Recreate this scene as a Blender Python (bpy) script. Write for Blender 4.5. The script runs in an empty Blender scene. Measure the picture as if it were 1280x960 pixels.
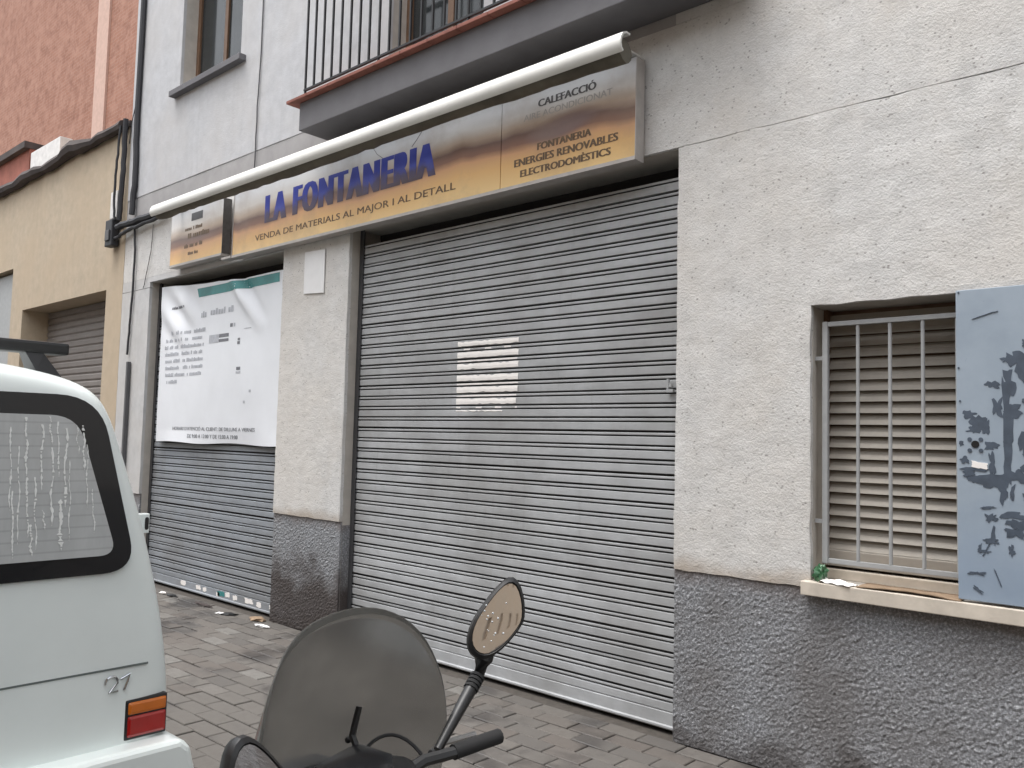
import bpy, bmesh, math, random
from math import sin, cos, pi, radians as rad
from mathutils import Vector, Matrix, noise

random.seed(7)
sc = bpy.context.scene
COL = sc.collection

# ------------------------------------------------------------------ camera, sky, sun, exposure
cam_d = bpy.data.cameras.new('camera')
cam = bpy.data.objects.new('camera', cam_d)
COL.objects.link(cam)
cam_d.sensor_fit = 'HORIZONTAL'
cam_d.sensor_width = 36.0
cam_d.lens = 36.0 * 1050.19 / 1280.0
cam_d.clip_start = 0.05
cam_d.clip_end = 500
yaw, pitch, roll = 0.7378, 0.0658, 0.0250
fwd = Vector((-sin(yaw) * cos(pitch), cos(yaw) * cos(pitch), sin(pitch)))
rgt0 = Vector((cos(yaw), sin(yaw), 0))
up0 = rgt0.cross(fwd)
rgt = rgt0 * cos(roll) + up0 * sin(roll)
up = -rgt0 * sin(roll) + up0 * cos(roll)
cam.matrix_world = Matrix(((rgt.x, up.x, -fwd.x, 0.0), (rgt.y, up.y, -fwd.y, -3.911),
                           (rgt.z, up.z, -fwd.z, 1.55), (0, 0, 0, 1)))
sc.camera = cam

SUN_EL, SUN_AZ = rad(75), rad(205)          # azimuth: clockwise from +Y (north)
w = bpy.data.worlds.new('World')
sc.world = w
w.use_nodes = True
wn = w.node_tree
wn.nodes.clear()
sky = wn.nodes.new('ShaderNodeTexSky')
sky.sky_type = 'NISHITA'
sky.sun_disc = False
sky.sun_elevation = SUN_EL
sky.sun_rotation = SUN_AZ
sky.air_density = 1.6
sky.dust_density = 4.0
sky.ozone_density = 1.0
bg = wn.nodes.new('ShaderNodeBackground')
bg.inputs['Strength'].default_value = 0.15
wo = wn.nodes.new('ShaderNodeOutputWorld')
hs = wn.nodes.new('ShaderNodeHueSaturation')      # overcast: a greyer sky
hs.inputs['Saturation'].default_value = 0.25
wn.links.new(sky.outputs[0], hs.inputs['Color'])
wn.links.new(hs.outputs[0], bg.inputs['Color'])
wn.links.new(bg.outputs[0], wo.inputs['Surface'])

sun_d = bpy.data.lights.new('sun', 'SUN')
sun_d.energy = 0.9
sun_d.angle = rad(35)
sun_d.color = (1.0, 0.985, 0.965)
sun = bpy.data.objects.new('sun', sun_d)
COL.objects.link(sun)
sd = Vector((sin(SUN_AZ) * cos(SUN_EL), cos(SUN_AZ) * cos(SUN_EL), sin(SUN_EL)))
sun.rotation_euler = sd.to_track_quat('Z', 'Y').to_euler()

sc.view_settings.view_transform = 'Standard'
sc.view_settings.look = 'None'
sc.view_settings.gamma = 1.0
sc.view_settings.use_curve_mapping = False
sc.view_settings.exposure = 1.22
sc.render.engine = 'CYCLES'
sc.cycles.use_denoising = True
sc.cycles.max_bounces = 8
sc.cycles.transparent_max_bounces = 12
sc.cycles.caustics_reflective = False
sc.cycles.caustics_refractive = False


# ------------------------------------------------------------------ material helpers
def S(r, g, b, k=1.0):
    def f(c):
        c /= 255.0
        return (c / 12.92 if c <= 0.04045 else ((c + 0.055) / 1.055) ** 2.4) * k
    return (f(r), f(g), f(b), 1.0)


class NT:
    def __init__(s, name):
        s.m = bpy.data.materials.new(name)
        s.m.use_nodes = True
        s.t = s.m.node_tree
        s.t.nodes.clear()
        s.out = s.t.nodes.new('ShaderNodeOutputMaterial')
        s.b = s.t.nodes.new('ShaderNodeBsdfPrincipled')
        s.t.links.new(s.b.outputs[0], s.out.inputs['Surface'])
        s._pos = None

    def put(s, sock, v):
        if isinstance(v, bpy.types.NodeSocket):
            s.t.links.new(v, sock)
        else:
            sock.default_value = v

    def set(s, **kw):
        for k, v in kw.items():
            s.put(s.b.inputs[k.replace('_', ' ')], v)
        return s

    def pos(s):                                       # world position in metres
        if s._pos is None:
            s._pos = s.t.nodes.new('ShaderNodeNewGeometry').outputs['Position']
        return s._pos

    def xyz(s, v=None):
        n = s.t.nodes.new('ShaderNodeSeparateXYZ')
        s.put(n.inputs[0], v or s.pos())
        return n.outputs

    def mapping(s, scale=(1, 1, 1), loc=(0, 0, 0), rot=(0, 0, 0), v=None):
        n = s.t.nodes.new('ShaderNodeMapping')
        s.put(n.inputs['Vector'], v or s.pos())
        n.inputs['Scale'].default_value = scale
        n.inputs['Location'].default_value = loc
        n.inputs['Rotation'].default_value = rot
        return n.outputs[0]

    def noise(s, scale, detail=4, rough=0.55, v=None, dist=0.0):
        n = s.t.nodes.new('ShaderNodeTexNoise')
        n.inputs['Scale'].default_value = scale
        n.inputs['Detail'].default_value = detail
        n.inputs['Roughness'].default_value = rough
        n.inputs['Distortion'].default_value = dist
        s.put(n.inputs['Vector'], v or s.pos())
        return n.outputs['Fac']

    def voro(s, scale, v=None, feature='F1', out='Distance', rnd=1.0):
        n = s.t.nodes.new('ShaderNodeTexVoronoi')
        n.feature = feature
        n.inputs['Scale'].default_value = scale
        n.inputs['Randomness'].default_value = rnd
        s.put(n.inputs['Vector'], v or s.pos())
        return n.outputs[out]

    def ramp(s, f, stops, interp='LINEAR'):
        n = s.t.nodes.new('ShaderNodeValToRGB')
        n.color_ramp.interpolation = interp
        e = n.color_ramp.elements
        while len(e) < len(stops):
            e.new(0.5)
        for el, (p, c) in zip(e, stops):
            el.position = p
            el.color = c if not isinstance(c, (int, float)) else (c, c, c, 1)
        s.put(n.inputs['Fac'], f)
        return n.outputs['Color']

    def math(s, op, a, b=0.0, clamp=False):
        n = s.t.nodes.new('ShaderNodeMath')
        n.operation = op
        n.use_clamp = clamp
        s.put(n.inputs[0], a)
        s.put(n.inputs[1], b)
        return n.outputs[0]

    def maprange(s, v, a, b, c=0.0, d=1.0):
        n = s.t.nodes.new('ShaderNodeMapRange')
        for i, x in enumerate((v, a, b, c, d)):
            s.put(n.inputs[i], x)
        return n.outputs[0]

    def mix(s, f, a, b, mode='MIX'):
        n = s.t.nodes.new('ShaderNodeMix')
        n.data_type = 'RGBA'
        n.blend_type = mode
        s.put(n.inputs['Factor'], f)
        s.put(n.inputs['A'], a)
        s.put(n.inputs['B'], b)
        return n.outputs['Result']

    def objrand(s):
        return s.t.nodes.new('ShaderNodeObjectInfo').outputs['Random']

    def bump(s, h, strength=0.5, dist=0.01):
        n = s.t.nodes.new('ShaderNodeBump')
        n.inputs['Strength'].default_value = strength
        n.inputs['Distance'].default_value = dist
        s.put(n.inputs['Height'], h)
        s.put(s.b.inputs['Normal'], n.outputs[0])
        return s


def simple(name, col, rough=0.6, metal=0.0, var=0.12, vscale=9, bump=0.0, bscale=60, bdist=0.002, **kw):
    t = NT(name)
    n = t.noise(vscale, 5, 0.6)
    lo = tuple(c * (1 - var) for c in col[:3]) + (1,)
    hi = tuple(min(1, c * (1 + var)) for c in col[:3]) + (1,)
    t.set(Base_Color=t.ramp(n, [(0.3, lo), (0.7, hi)]), Roughness=rough, Metallic=metal)
    if kw:
        t.set(**kw)
    if bump:
        t.bump(t.noise(bscale, 4), bump, bdist)
    return t.m


def mat_wall(name, base, stain=(0.36, 0.29, 0.22, 1), specks=True, upper=False):
    t = NT(name)
    big = t.noise(0.9, 5, 0.6)
    mid = t.noise(7, 6, 0.65)
    c = t.ramp(mid, [(0.28, tuple(x * 0.86 for x in base[:3]) + (1,)), (0.72, tuple(min(1, x * 1.10) for x in base[:3]) + (1,))])
    warm = (base[0] * 1.0, base[1] * 0.955, base[2] * 0.90, 1)
    c = t.mix(t.maprange(big, 0.42, 0.62), c, t.mix(0.55, c, warm))
    # rain streaks
    st = t.noise(1.0, 6, 0.7, t.mapping((9, 9, 0.55)))
    c = t.mix(t.maprange(st, 0.53, 0.75, 0, 0.20), c, tuple(x * 0.62 for x in base[:3]) + (1,))
    if specks:
        fs = t.noise(70, 3, 0.7)
        c = t.mix(t.maprange(fs, 0.56, 0.72, 0, 0.45), c, tuple(x * 0.55 for x in base[:3]) + (1,))
        blot = t.noise(2.3, 6, 0.7)
        c = t.mix(t.maprange(blot, 0.52, 0.72, 0, 0.24), c, (base[0] * 0.80, base[1] * 0.72, base[2] * 0.62, 1))
        v = t.voro(1.0, t.mapping((34, 34, 46)))
        pick = t.maprange(t.noise(17, 2), 0.50, 0.57)
        sp = t.math('MULTIPLY', t.maprange(v, 0.13, 0.27, 1.0, 0.0), pick)
        c = t.mix(t.math('MULTIPLY', sp, 0.62), c, (0.15, 0.14, 0.13, 1))
        x = t.xyz()
        # brown smear where the render ends above the base course
        edge = t.math('ADD', x[2], t.math('MULTIPLY', t.math('SUBTRACT', t.noise(6, 4), 0.5), 0.14))
        band = t.math('MULTIPLY', t.maprange(edge, 0.90, 0.97, 1, 0), t.maprange(t.noise(2.1, 3), 0.30, 0.5))
        c = t.mix(t.math('MULTIPLY', band, 0.65), c, stain)
    t.set(Base_Color=c, Roughness=0.93)
    h = t.math('ADD', t.noise(95, 5, 0.7), t.math('MULTIPLY', t.noise(28, 4), 0.8))
    t.bump(h, 0.62 if not upper else 0.3, 0.008)
    return t.m


def mat_dado():
    t = NT('roughcast_grey')
    n = t.noise(85, 4, 0.7)
    c = t.ramp(n, [(0.33, S(96, 97, 100)), (0.52, S(134, 136, 140)), (0.68, S(196, 198, 202))])  # brightest stop paints glints of the grains into the colour
    c = t.mix(t.maprange(t.noise(1.7, 5), 0.40, 0.66, 0, 0.6), c, S(96, 91, 88))
    x = t.xyz()
    # damp brown splash stains at the foot of the pillar and along the top edge
    e = t.math('ADD', x[2], t.math('MULTIPLY', t.math('SUBTRACT', t.noise(4.5, 5), 0.5), 0.75))
    pm = t.math('MULTIPLY', t.maprange(x[0], -4.9, -5.2), t.maprange(e, 0.34, 0.56, 1, 0))
    c = t.mix(t.math('MULTIPLY', pm, 0.82), c, S(52, 41, 37))
    gm = t.math('MULTIPLY', t.maprange(e, 0.02, 0.20, 1, 0), 0.6)
    c = t.mix(gm, c, S(58, 50, 46))
    e2 = t.math('ADD', x[2], t.math('MULTIPLY', t.math('SUBTRACT', t.noise(5.5, 5), 0.5), 0.16))
    c = t.mix(t.maprange(e2, 0.81, 0.90, 0, 0.55), c, S(112, 96, 88))
    t.set(Base_Color=c, Roughness=0.5)
    t.bump(t.noise(110, 4, 0.7), 0.8, 0.009)
    return t.m


def mat_shutter(name, base, dirt=1.0):
    t = NT(name)
    n = t.noise(5, 6, 0.65, t.mapping((1.0, 1, 2.2)))
    r = t.objrand()
    c = t.ramp(n, [(0.3, tuple(x * 0.86 for x in base[:3]) + (1,)), (0.7, tuple(x * 1.1 for x in base[:3]) + (1,))])
    c = t.mix(t.maprange(r, 0, 1, 0.0, 0.12), c, tuple(x * 0.7 for x in base[:3]) + (1,))
    st = t.noise(1.0, 6, 0.7, t.mapping((16, 1, 0.5)))
    c = t.mix(t.maprange(st, 0.56, 0.8, 0, 0.28 * dirt), c, S(96, 92, 88))
    bl = t.noise(1.4, 6, 0.65)
    c = t.mix(t.maprange(bl, 0.45, 0.7, 0, 0.38 * dirt), c, S(112, 108, 102))
    sp = t.maprange(t.voro(55), 0.05, 0.11, 1, 0)
    sp = t.math('MULTIPLY', sp, t.maprange(t.noise(9, 2), 0.55, 0.6))
    c = t.mix(t.math('MULTIPLY', sp, 0.55), c, S(70, 66, 62))
    t.set(Base_Color=c, Roughness=t.maprange(n, 0.3, 0.7, 0.55, 0.72), Specular_IOR_Level=0.3, Metallic=0.0)
    t.bump(t.noise(18, 3), 0.06, 0.01)
    return t.m


def mat_sign():
    t = NT('sign_artwork')
    x = t.xyz()
    wave = t.math('MULTIPLY', t.math('SUBTRACT', t.noise(1.15, 3, 0.5, t.mapping((1, 1, 0.2))), 0.5), 0.34)
    fine = t.math('MULTIPLY', t.math('SUBTRACT', t.noise(3.2, 5, 0.6, t.mapping((1, 1, 2.2))), 0.5), 0.07)
    f = t.math('ADD', t.math('ADD', t.maprange(x[2], 3.13, 3.69), wave), fine)
    c = t.ramp(f, [(0.0, S(226, 192, 132)), (0.22, S(218, 172, 108)), (0.36, S(202, 152, 104)), (0.44, S(128, 88, 66)),
                   (0.54, S(104, 76, 66)), (0.63, S(186, 168, 152)), (0.76, S(216, 212, 208)), (1.0, S(190, 190, 192))])
    # plum smudge printed on the right-hand panel
    ex = t.math('DIVIDE', t.math('ADD', x[0], 3.12), 0.30)
    ez = t.math('DIVIDE', t.math('SUBTRACT', t.math('SUBTRACT', x[2], 3.435), t.math('MULTIPLY', t.math('ADD', x[0], 3.12), 0.10)), 0.085)
    e = t.math('ADD', t.math('ADD', t.math('MULTIPLY', ex, ex), t.math('MULTIPLY', ez, ez)), t.math('MULTIPLY', fine, 6.0))
    c = t.mix(t.maprange(e, 0.25, 1.05, 0.85, 0), c, S(120, 98, 96))
    c = t.mix(t.maprange(t.noise(2.6, 6, 0.65), 0.45, 0.75, 0, 0.45), c, S(140, 118, 98))
    t.set(Base_Color=c, Roughness=0.38)
    return t.m


def mat_brick():
    t = NT('orange_brickwork')
    b = t.t.nodes.new('ShaderNodeTexBrick')
    x = t.xyz()
    cmb = t.t.nodes.new('ShaderNodeCombineXYZ')
    t.put(cmb.inputs[0], t.math('ADD', x[0], x[1]))
    t.put(cmb.inputs[1], x[2])
    t.put(b.inputs['Vector'], cmb.outputs[0])
    b.inputs['Color1'].default_value = S(160, 112, 92)
    b.inputs['Color2'].default_value = S(146, 99, 80)
    b.inputs['Mortar'].default_value = S(160, 124, 108)
    b.inputs['Scale'].default_value = 1.0
    b.inputs['Brick Width'].default_value = 0.28
    b.inputs['Row Height'].default_value = 0.085
    b.inputs['Mortar Size'].default_value = 0.009
    c = t.mix(t.maprange(t.noise(2.4, 6, 0.7), 0.4, 0.65, 0, 0.7), b.outputs['Color'], S(176, 134, 116))
    c = t.mix(t.maprange(t.noise(3.6, 6, 0.75, t.mapping(loc=(5, 2, 9))), 0.48, 0.68, 0, 0.75), c, S(126, 82, 66))
    t.set(Base_Color=c, Roughness=0.9)
    t.bump(b.outputs['Fac'], -0.6, 0.006)
    return t.m


def mat_paver():
    t = NT('concrete_paver')
    r = t.objrand()
    n = t.noise(22, 5, 0.7)
    c = t.ramp(r, [(0.0, S(82, 79, 76)), (0.45, S(100, 96, 91)), (0.8, S(90, 84, 79)), (1.0, S(114, 112, 108))])
    c = t.mix(t.maprange(n, 0.35, 0.7, 0, 0.55), c, S(82, 77, 72))
    # wet, dark patches
    d = t.maprange(t.noise(1.3, 5, 0.6), 0.50, 0.60)
    c = t.mix(t.math('MULTIPLY', d, 0.6), c, S(52, 49, 48))
    t.set(Base_Color=c, Roughness=t.maprange(d, 0, 1, 0.8, 0.35))
    t.bump(t.noise(70, 4), 0.4, 0.004)
    return t.m


def mat_asphalt():
    t = NT('asphalt')
    c = t.ramp(t.noise(90, 3, 0.7), [(0.3, (0.028, 0.028, 0.03, 1)), (0.75, (0.085, 0.083, 0.08, 1))])
    t.set(Base_Color=c, Roughness=0.85)
    t.bump(t.noise(120, 3), 0.6, 0.006)
    return t.m


def mat_glass_dirty(name, tint, trans=0.3, rough=0.12, dust=(0.4, 0.4, 0.4, 1), wires=False):
    """dusty pane: see-through share + dust film + glossy face"""
    t = NT(name)
    tr = t.t.nodes.new('ShaderNodeBsdfTransparent')
    tr.inputs[0].default_value = tint
    n = t.noise(14, 6, 0.7, t.mapping((1, 1, 0.3)))
    dc = t.mix(t.maprange(n, 0.3, 0.75, 0, 1), dust, tuple(d * 0.7 for d in dust[:3]) + (1,))
    if wires:                                         # printed heating wires
        fr = t.math('FRACT', t.math('DIVIDE', t.xyz()[2], 0.036))
        dc = t.mix(t.math('MULTIPLY', t.maprange(t.math('ABSOLUTE', t.math('SUBTRACT', fr, 0.5)), 0.05, 0.10, 1, 0), 0.22), dc, S(110, 112, 112))
    t.set(Base_Color=dc,
          Roughness=rough, Coat_Weight=0.6, Coat_Roughness=0.06)
    mx = t.t.nodes.new('ShaderNodeMixShader')
    t.put(mx.inputs[0], t.maprange(n, 0.25, 0.8, 1 - trans - 0.08, 1 - trans + 0.08))
    t.t.links.new(tr.outputs[0], mx.inputs[1])
    t.t.links.new(t.b.outputs[0], mx.inputs[2])
    t.t.links.new(mx.outputs[0], t.out.inputs['Surface'])
    return t.m


MAT = {
    'wall': mat_wall('render_beige_grey', S(208, 207, 205)),
    'upper': mat_wall('render_pale_grey', S(187, 188, 191), specks=False, upper=True),
    'white_pier': mat_wall('render_white_grey', S(192, 192, 192), specks=False, upper=True),
    'band': simple('concrete_band', S(158, 156, 156), 0.9, var=0.1, vscale=5, bump=0.4),
    'mass': simple('masonry', S(182, 176, 168), 0.95, var=0.1, bump=0.4),
    'dado': mat_dado(),
    'shutter': mat_shutter('shutter_steel', S(172, 174, 176)),
    'shutter_blue': mat_shutter('shutter_steel_bluish', S(146, 151, 157), 1.3),
    'shutter_far': mat_shutter('shutter_steel_taupe', S(142, 136, 132)),
    'grime_shade': simple('grime_and_shade_in_joints', S(58, 57, 57), 0.9),
    'rail': simple('guide_rail', S(70, 70, 72), 0.6, 0.3),
    'dark': simple('dark_void', S(38, 36, 36), 0.9),
    'sign': mat_sign(),
    'sign_edge': simple('sign_frame_metal', S(176, 170, 165), 0.5, 0.2),
    'print_brown': simple('print_brown', S(98, 76, 50), 0.5, var=0.25, vscale=18),
    'print_grey': simple('print_faded_grey', S(168, 164, 160), 0.5, var=0.12, vscale=18),
    'print_dark': simple('print_dark_grey', S(80, 76, 74), 0.5, var=0.25, vscale=18),
    'print_plum': simple('print_plum', S(120, 98, 96), 0.5, var=0.15, vscale=6),
    'ink': simple('poster_ink', S(180, 183, 190), 0.6, var=0.2, vscale=30),
    'ink_dark': simple('poster_ink_dark', S(116, 118, 124), 0.6, var=0.2, vscale=30),
    'teal': simple('poster_teal', S(58, 132, 132), 0.5, var=0.25, vscale=4),
    'awning_white': simple('awning_white', S(216, 215, 210), 0.45, var=0.08, vscale=4),
    'awning_roll': simple('awning_roll_fabric', S(98, 94, 84), 0.85, var=0.35, vscale=3),
    'tarp': simple('white_tarp', S(226, 229, 234), 0.42, var=0.04, vscale=2.5),
    'paper': simple('paper_white', S(238, 234, 230), 0.7, var=0.05, vscale=14),
    'paper_old': simple('paper_pale', S(226, 226, 226), 0.6, var=0.03),
    'cable': simple('cable_black', S(44, 44, 48), 0.6),
    'conduit': simple('conduit_grey', S(84, 84, 86), 0.6),
    'balc': simple('balcony_grey', S(104, 103, 106), 0.85, var=0.12, vscale=3, bump=0.3),
    'terracotta': simple('terracotta', S(134, 84, 72), 0.8, var=0.2),
    'iron': simple('iron_black', S(36, 36, 38), 0.5, 0.4),
    'grille': simple('grille_paint', S(158, 160, 161), 0.5, var=0.08, vscale=20),
    'blind': simple('blind_beige', S(152, 146, 137), 0.6, var=0.1, vscale=8),
    'wood': simple('brown_frame', S(104, 78, 58), 0.6, var=0.2),
    'stone': simple('sill_stone', S(196, 187, 174), 0.7, var=0.14, vscale=9, bump=0.3),
    'card': simple('cardboard', S(138, 117, 96), 0.85, var=0.14, vscale=12),
    'green': simple('green_wrapper', S(52, 92, 62), 0.3, var=0.5, vscale=40),
    'bluepaint': None,
    'bare': simple('bare_metal_patch', S(72, 82, 95), 0.6, 0.1, var=0.22, vscale=22),
    'black': simple('black_plastic', S(24, 24, 25), 0.42, var=0.2),
    'rubber': simple('rubber', S(28, 28, 29), 0.85),
    'yellow': mat_wall('render_yellow_ochre', S(184, 169, 148), specks=False, upper=True),
    'coping': simple('coping_dark', S(70, 62, 60), 0.85, var=0.35, vscale=3),
    'brick': mat_brick(),
    'redbrick': simple('dark_red_brick', S(150, 92, 78), 0.9, var=0.22, vscale=4, bump=0.4, bscale=30),
    'pinkcol': simple('pink_column', S(198, 166, 152), 0.9, var=0.08),
    'whitebit': simple('white_render', S(214, 212, 210), 0.9),
    'paver': mat_paver(),
    'joint': simple('sand_joint', S(74, 69, 64), 0.95, var=0.25, vscale=30),
    'kerb': simple('kerb_concrete', S(140, 136, 130), 0.85, var=0.15, bump=0.4),
    'asphalt': mat_asphalt(),
    'vanwhite': simple('van_paint', S(222, 229, 227), 0.3, var=0.035, vscale=3, Coat_Weight=0.5, Coat_Roughness=0.08),
    'seam': simple('panel_gap', S(96, 104, 102), 0.7),
    'frit': simple('window_frit_black', S(20, 21, 24), 0.22, var=0.1, Coat_Weight=0.3),
    'vanglass': mat_glass_dirty('rear_glass_dirty', (0.45, 0.46, 0.46, 1), 0.14, 0.2, S(204, 207, 207), wires=True),
    'carglass': mat_glass_dirty('car_glass', (0.25, 0.27, 0.27, 1), 0.45, 0.08, S(70, 74, 76)),
    'dropping': simple('dried_white_drip', S(226, 228, 226), 0.8, var=0.06, vscale=30),
    'chrome': simple('chrome', S(190, 192, 194), 0.15, 1.0, var=0.05),
    'redlamp': simple('red_lamp', S(150, 22, 20), 0.15, Coat_Weight=1.0),
    'amber': simple('amber_lamp', S(190, 100, 20), 0.15, Coat_Weight=1.0),
    'plate': simple('plate_white', S(222, 222, 218), 0.4, var=0.02),
    'screen': None,
    'scooter': simple('scooter_paint', S(58, 60, 64), 0.3, 0.3, var=0.08, Coat_Weight=0.8),
    'seatvinyl': simple('seat_vinyl', S(30, 30, 31), 0.6, bump=0.2, bscale=200),
    'alloy': simple('alloy', S(150, 150, 150), 0.35, 0.9),
    'mirror': None,
    'lens': simple('headlamp_lens', S(190, 195, 198), 0.08, Coat_Weight=1.0),
    'opp': mat_wall('render_far_side_beige', S(198, 178, 156), specks=False, upper=True),
    'louvre': simple('brown_louvre', S(146, 130, 114), 0.7),
}


def _blue():
    t = NT('blue_grey_paint')
    n = t.noise(3.2, 5, 0.6)
    c = t.ramp(n, [(0.3, S(138, 151, 164)), (0.7, S(157, 169, 181))])
    x = t.xyz()
    low = t.maprange(t.math('ADD', x[2], t.math('MULTIPLY', t.math('SUBTRACT', t.noise(5, 4), 0.5), 0.5)), 1.0, 1.35, 1, 0)
    c = t.mix(t.math('MULTIPLY', low, 0.35), c, S(120, 140, 166))
    sc_ = t.maprange(t.noise(1.0, 5, 0.75, t.mapping((60, 1, 22), rot=(0, 0.6, 0))), 0.66, 0.70)
    c = t.mix(t.math('MULTIPLY', sc_, 0.35), c, S(98, 110, 124))
    t.set(Base_Color=c, Roughness=0.5)
    t.bump(t.noise(6, 3), 0.05, 0.01)
    return t.m


def _mirror():
    t = NT('mirror_glass')
    t.set(Base_Color=(0.82, 0.80, 0.78, 1), Metallic=1.0, Roughness=0.03)
    return t.m


def _screen():
    t = NT('smoked_windscreen')
    t.set(Base_Color=(0.55, 0.55, 0.54, 1), Roughness=0.2, Transmission_Weight=1.0, IOR=1.25, Specular_IOR_Level=0.3)
    df = t.t.nodes.new('ShaderNodeBsdfDiffuse')
    df.inputs[0].default_value = S(128, 127, 123)
    tl = t.t.nodes.new('ShaderNodeBsdfTranslucent')
    tl.inputs[0].default_value = S(128, 127, 123)
    m1 = t.t.nodes.new('ShaderNodeMixShader')
    m1.inputs[0].default_value = 0.5
    t.t.links.new(df.outputs[0], m1.inputs[1])
    t.t.links.new(tl.outputs[0], m1.inputs[2])
    m2 = t.t.nodes.new('ShaderNodeMixShader')
    t.put(m2.inputs[0], t.maprange(t.noise(9, 5, 0.6), 0.3, 0.7, 0.12, 0.26))
    t.t.links.new(t.b.outputs[0], m2.inputs[1])
    t.t.links.new(m1.outputs[0], m2.inputs[2])
    t.t.links.new(m2.outputs[0], t.out.inputs['Surface'])
    return t.m


MAT['screen'] = _screen()
MAT['bluepaint'] = _blue()
MAT['mirror'] = _mirror()


def _letters():
    t = NT('print_blue_letters')
    x = t.xyz()
    f = t.maprange(t.math('ADD', x[2], t.math('MULTIPLY', t.math('SUBTRACT', t.noise(7, 4), 0.5), 0.20)), 3.34, 3.59)
    t.set(Base_Color=t.ramp(f, [(0.0, S(66, 44, 54)), (0.3, S(58, 48, 92)), (0.55, S(52, 66, 164)), (1.0, S(48, 58, 150))]), Roughness=0.4)
    return t.m


MAT['letters'] = _letters()


# ------------------------------------------------------------------ object helpers
def link(name, data, mat=None, parent=None):
    o = bpy.data.objects.new(name, data)
    COL.objects.link(o)
    if mat is not None and data is not None and not data.materials:
        data.materials.append(MAT[mat] if isinstance(mat, str) else mat)
    if parent is not None:
        setp(o, parent)
    return o


def wm(o):
    m = Matrix.LocRotScale(o.location, o.rotation_euler, o.scale)
    if o.parent:
        m = wm(o.parent) @ o.matrix_parent_inverse @ m
    return m


def setp(o, parent):
    o.parent = parent
    o.matrix_parent_inverse = wm(parent).inverted()


def tag(o, label, cat, group=None, kind=None):
    if label:
        o['label'] = label
    if cat:
        o['category'] = cat
    if group:
        o['group'] = group
    if kind:
        o['kind'] = kind
    return o


def thing(name, label, cat, loc=(0, 0, 0), group=None):
    o = bpy.data.objects.new(name, None)
    o.empty_display_size = 0.1
    COL.objects.link(o)
    o.location = loc
    return tag(o, label, cat, group)


def pydata(name, v, f, mat, parent=None, smooth=False):
    me = bpy.data.meshes.new(name)
    me.from_pydata([tuple(a) for a in v], [], f)
    me.update()
    if smooth:
        me.polygons.foreach_set('use_smooth', [True] * len(me.polygons))
    return link(name, me, mat, parent)


def from_bm(name, bm, mat, parent=None, smooth=False):
    bmesh.ops.recalc_face_normals(bm, faces=bm.faces)
    me = bpy.data.meshes.new(name)
    bm.to_mesh(me)
    bm.free()
    if smooth:
        me.polygons.foreach_set('use_smooth', [True] * len(me.polygons))
        try:
            me.set_sharp_from_angle(angle=rad(40))
        except Exception:
            pass
    return link(name, me, mat, parent)


def bbox(bm, x0, x1, y0, y1, z0, z1, bev=0.0):
    vs = [bm.verts.new(p) for p in ((x0, y0, z0), (x1, y0, z0), (x1, y1, z0), (x0, y1, z0),
                                    (x0, y0, z1), (x1, y0, z1), (x1, y1, z1), (x0, y1, z1))]
    fs = [bm.faces.new([vs[i] for i in q]) for q in ((3, 2, 1, 0), (4, 5, 6, 7), (0, 1, 5, 4), (1, 2, 6, 5), (2, 3, 7, 6), (3, 0, 4, 7))]
    if bev:
        es = set(e for f in fs for e in f.edges)
        bmesh.ops.bevel(bm, geom=list(es), offset=bev, segments=2, affect='EDGES', profile=0.6)


def box(name, x0, x1, y0, y1, z0, z1, mat, parent=None, bev=0.0):
    bm = bmesh.new()
    bbox(bm, x0, x1, y0, y1, z0, z1, bev)
    return from_bm(name, bm, mat, parent)


def tube_bm(bm, pts, r, seg=8, cap=True, taper=None):
    pts = [Vector(p) for p in pts]
    rings = []
    for i, p in enumerate(pts):
        a = pts[max(i - 1, 0)]
        b = pts[min(i + 1, len(pts) - 1)]
        d = (b - a).normalized()
        ref = Vector((0, 0, 1)) if abs(d.z) < 0.9 else Vector((1, 0, 0))
        s = d.cross(ref).normalized()
        t = s.cross(d)
        rr = r if taper is None else taper[i]
        rings.append([bm.verts.new(p + (s * cos(2 * pi * k / seg) + t * sin(2 * pi * k / seg)) * rr) for k in range(seg)])
    for a, b in zip(rings, rings[1:]):
        for k in range(seg):
            bm.faces.new((a[k], a[(k + 1) % seg], b[(k + 1) % seg], b[k]))
    if cap:
        bm.faces.new(rings[0][::-1])
        bm.faces.new(rings[-1])


def tube(name, pts, r, mat, parent=None, seg=8, taper=None):
    bm = bmesh.new()
    tube_bm(bm, pts, r, seg, True, taper)
    return from_bm(name, bm, mat, parent, True)


def prism_x(name, prof, x0, x1, mat, parent=None, smooth=False):
    """closed (y,z) profile extruded along x"""
    bm = bmesh.new()
    a = [bm.verts.new((x0, y, z)) for y, z in prof]
    b = [bm.verts.new((x1, y, z)) for y, z in prof]
    n = len(prof)
    for i in range(n):
        bm.faces.new((a[i], a[(i + 1) % n], b[(i + 1) % n], b[i]))
    bm.faces.new(a[::-1])
    bm.faces.new(b)
    return from_bm(name, bm, mat, parent, smooth)


def plate(name, outline, y0, y1, mat, parent=None):
    """closed (x,z) outline extruded from y0 (front) to y1"""
    bm = bmesh.new()
    a = [bm.verts.new((x, y0, z)) for x, z in outline]
    b = [bm.verts.new((x, y1, z)) for x, z in outline]
    n = len(outline)
    for i in range(n):
        bm.faces.new((a[i], a[(i + 1) % n], b[(i + 1) % n], b[i]))
    bm.faces.new(a[::-1])
    bm.faces.new(b)
    return from_bm(name, bm, mat, parent)


def lin(a, b, step):
    n = max(1, int(round(abs(b - a) / step)))
    return [a + (b - a) * i / n for i in range(n + 1)]


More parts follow.
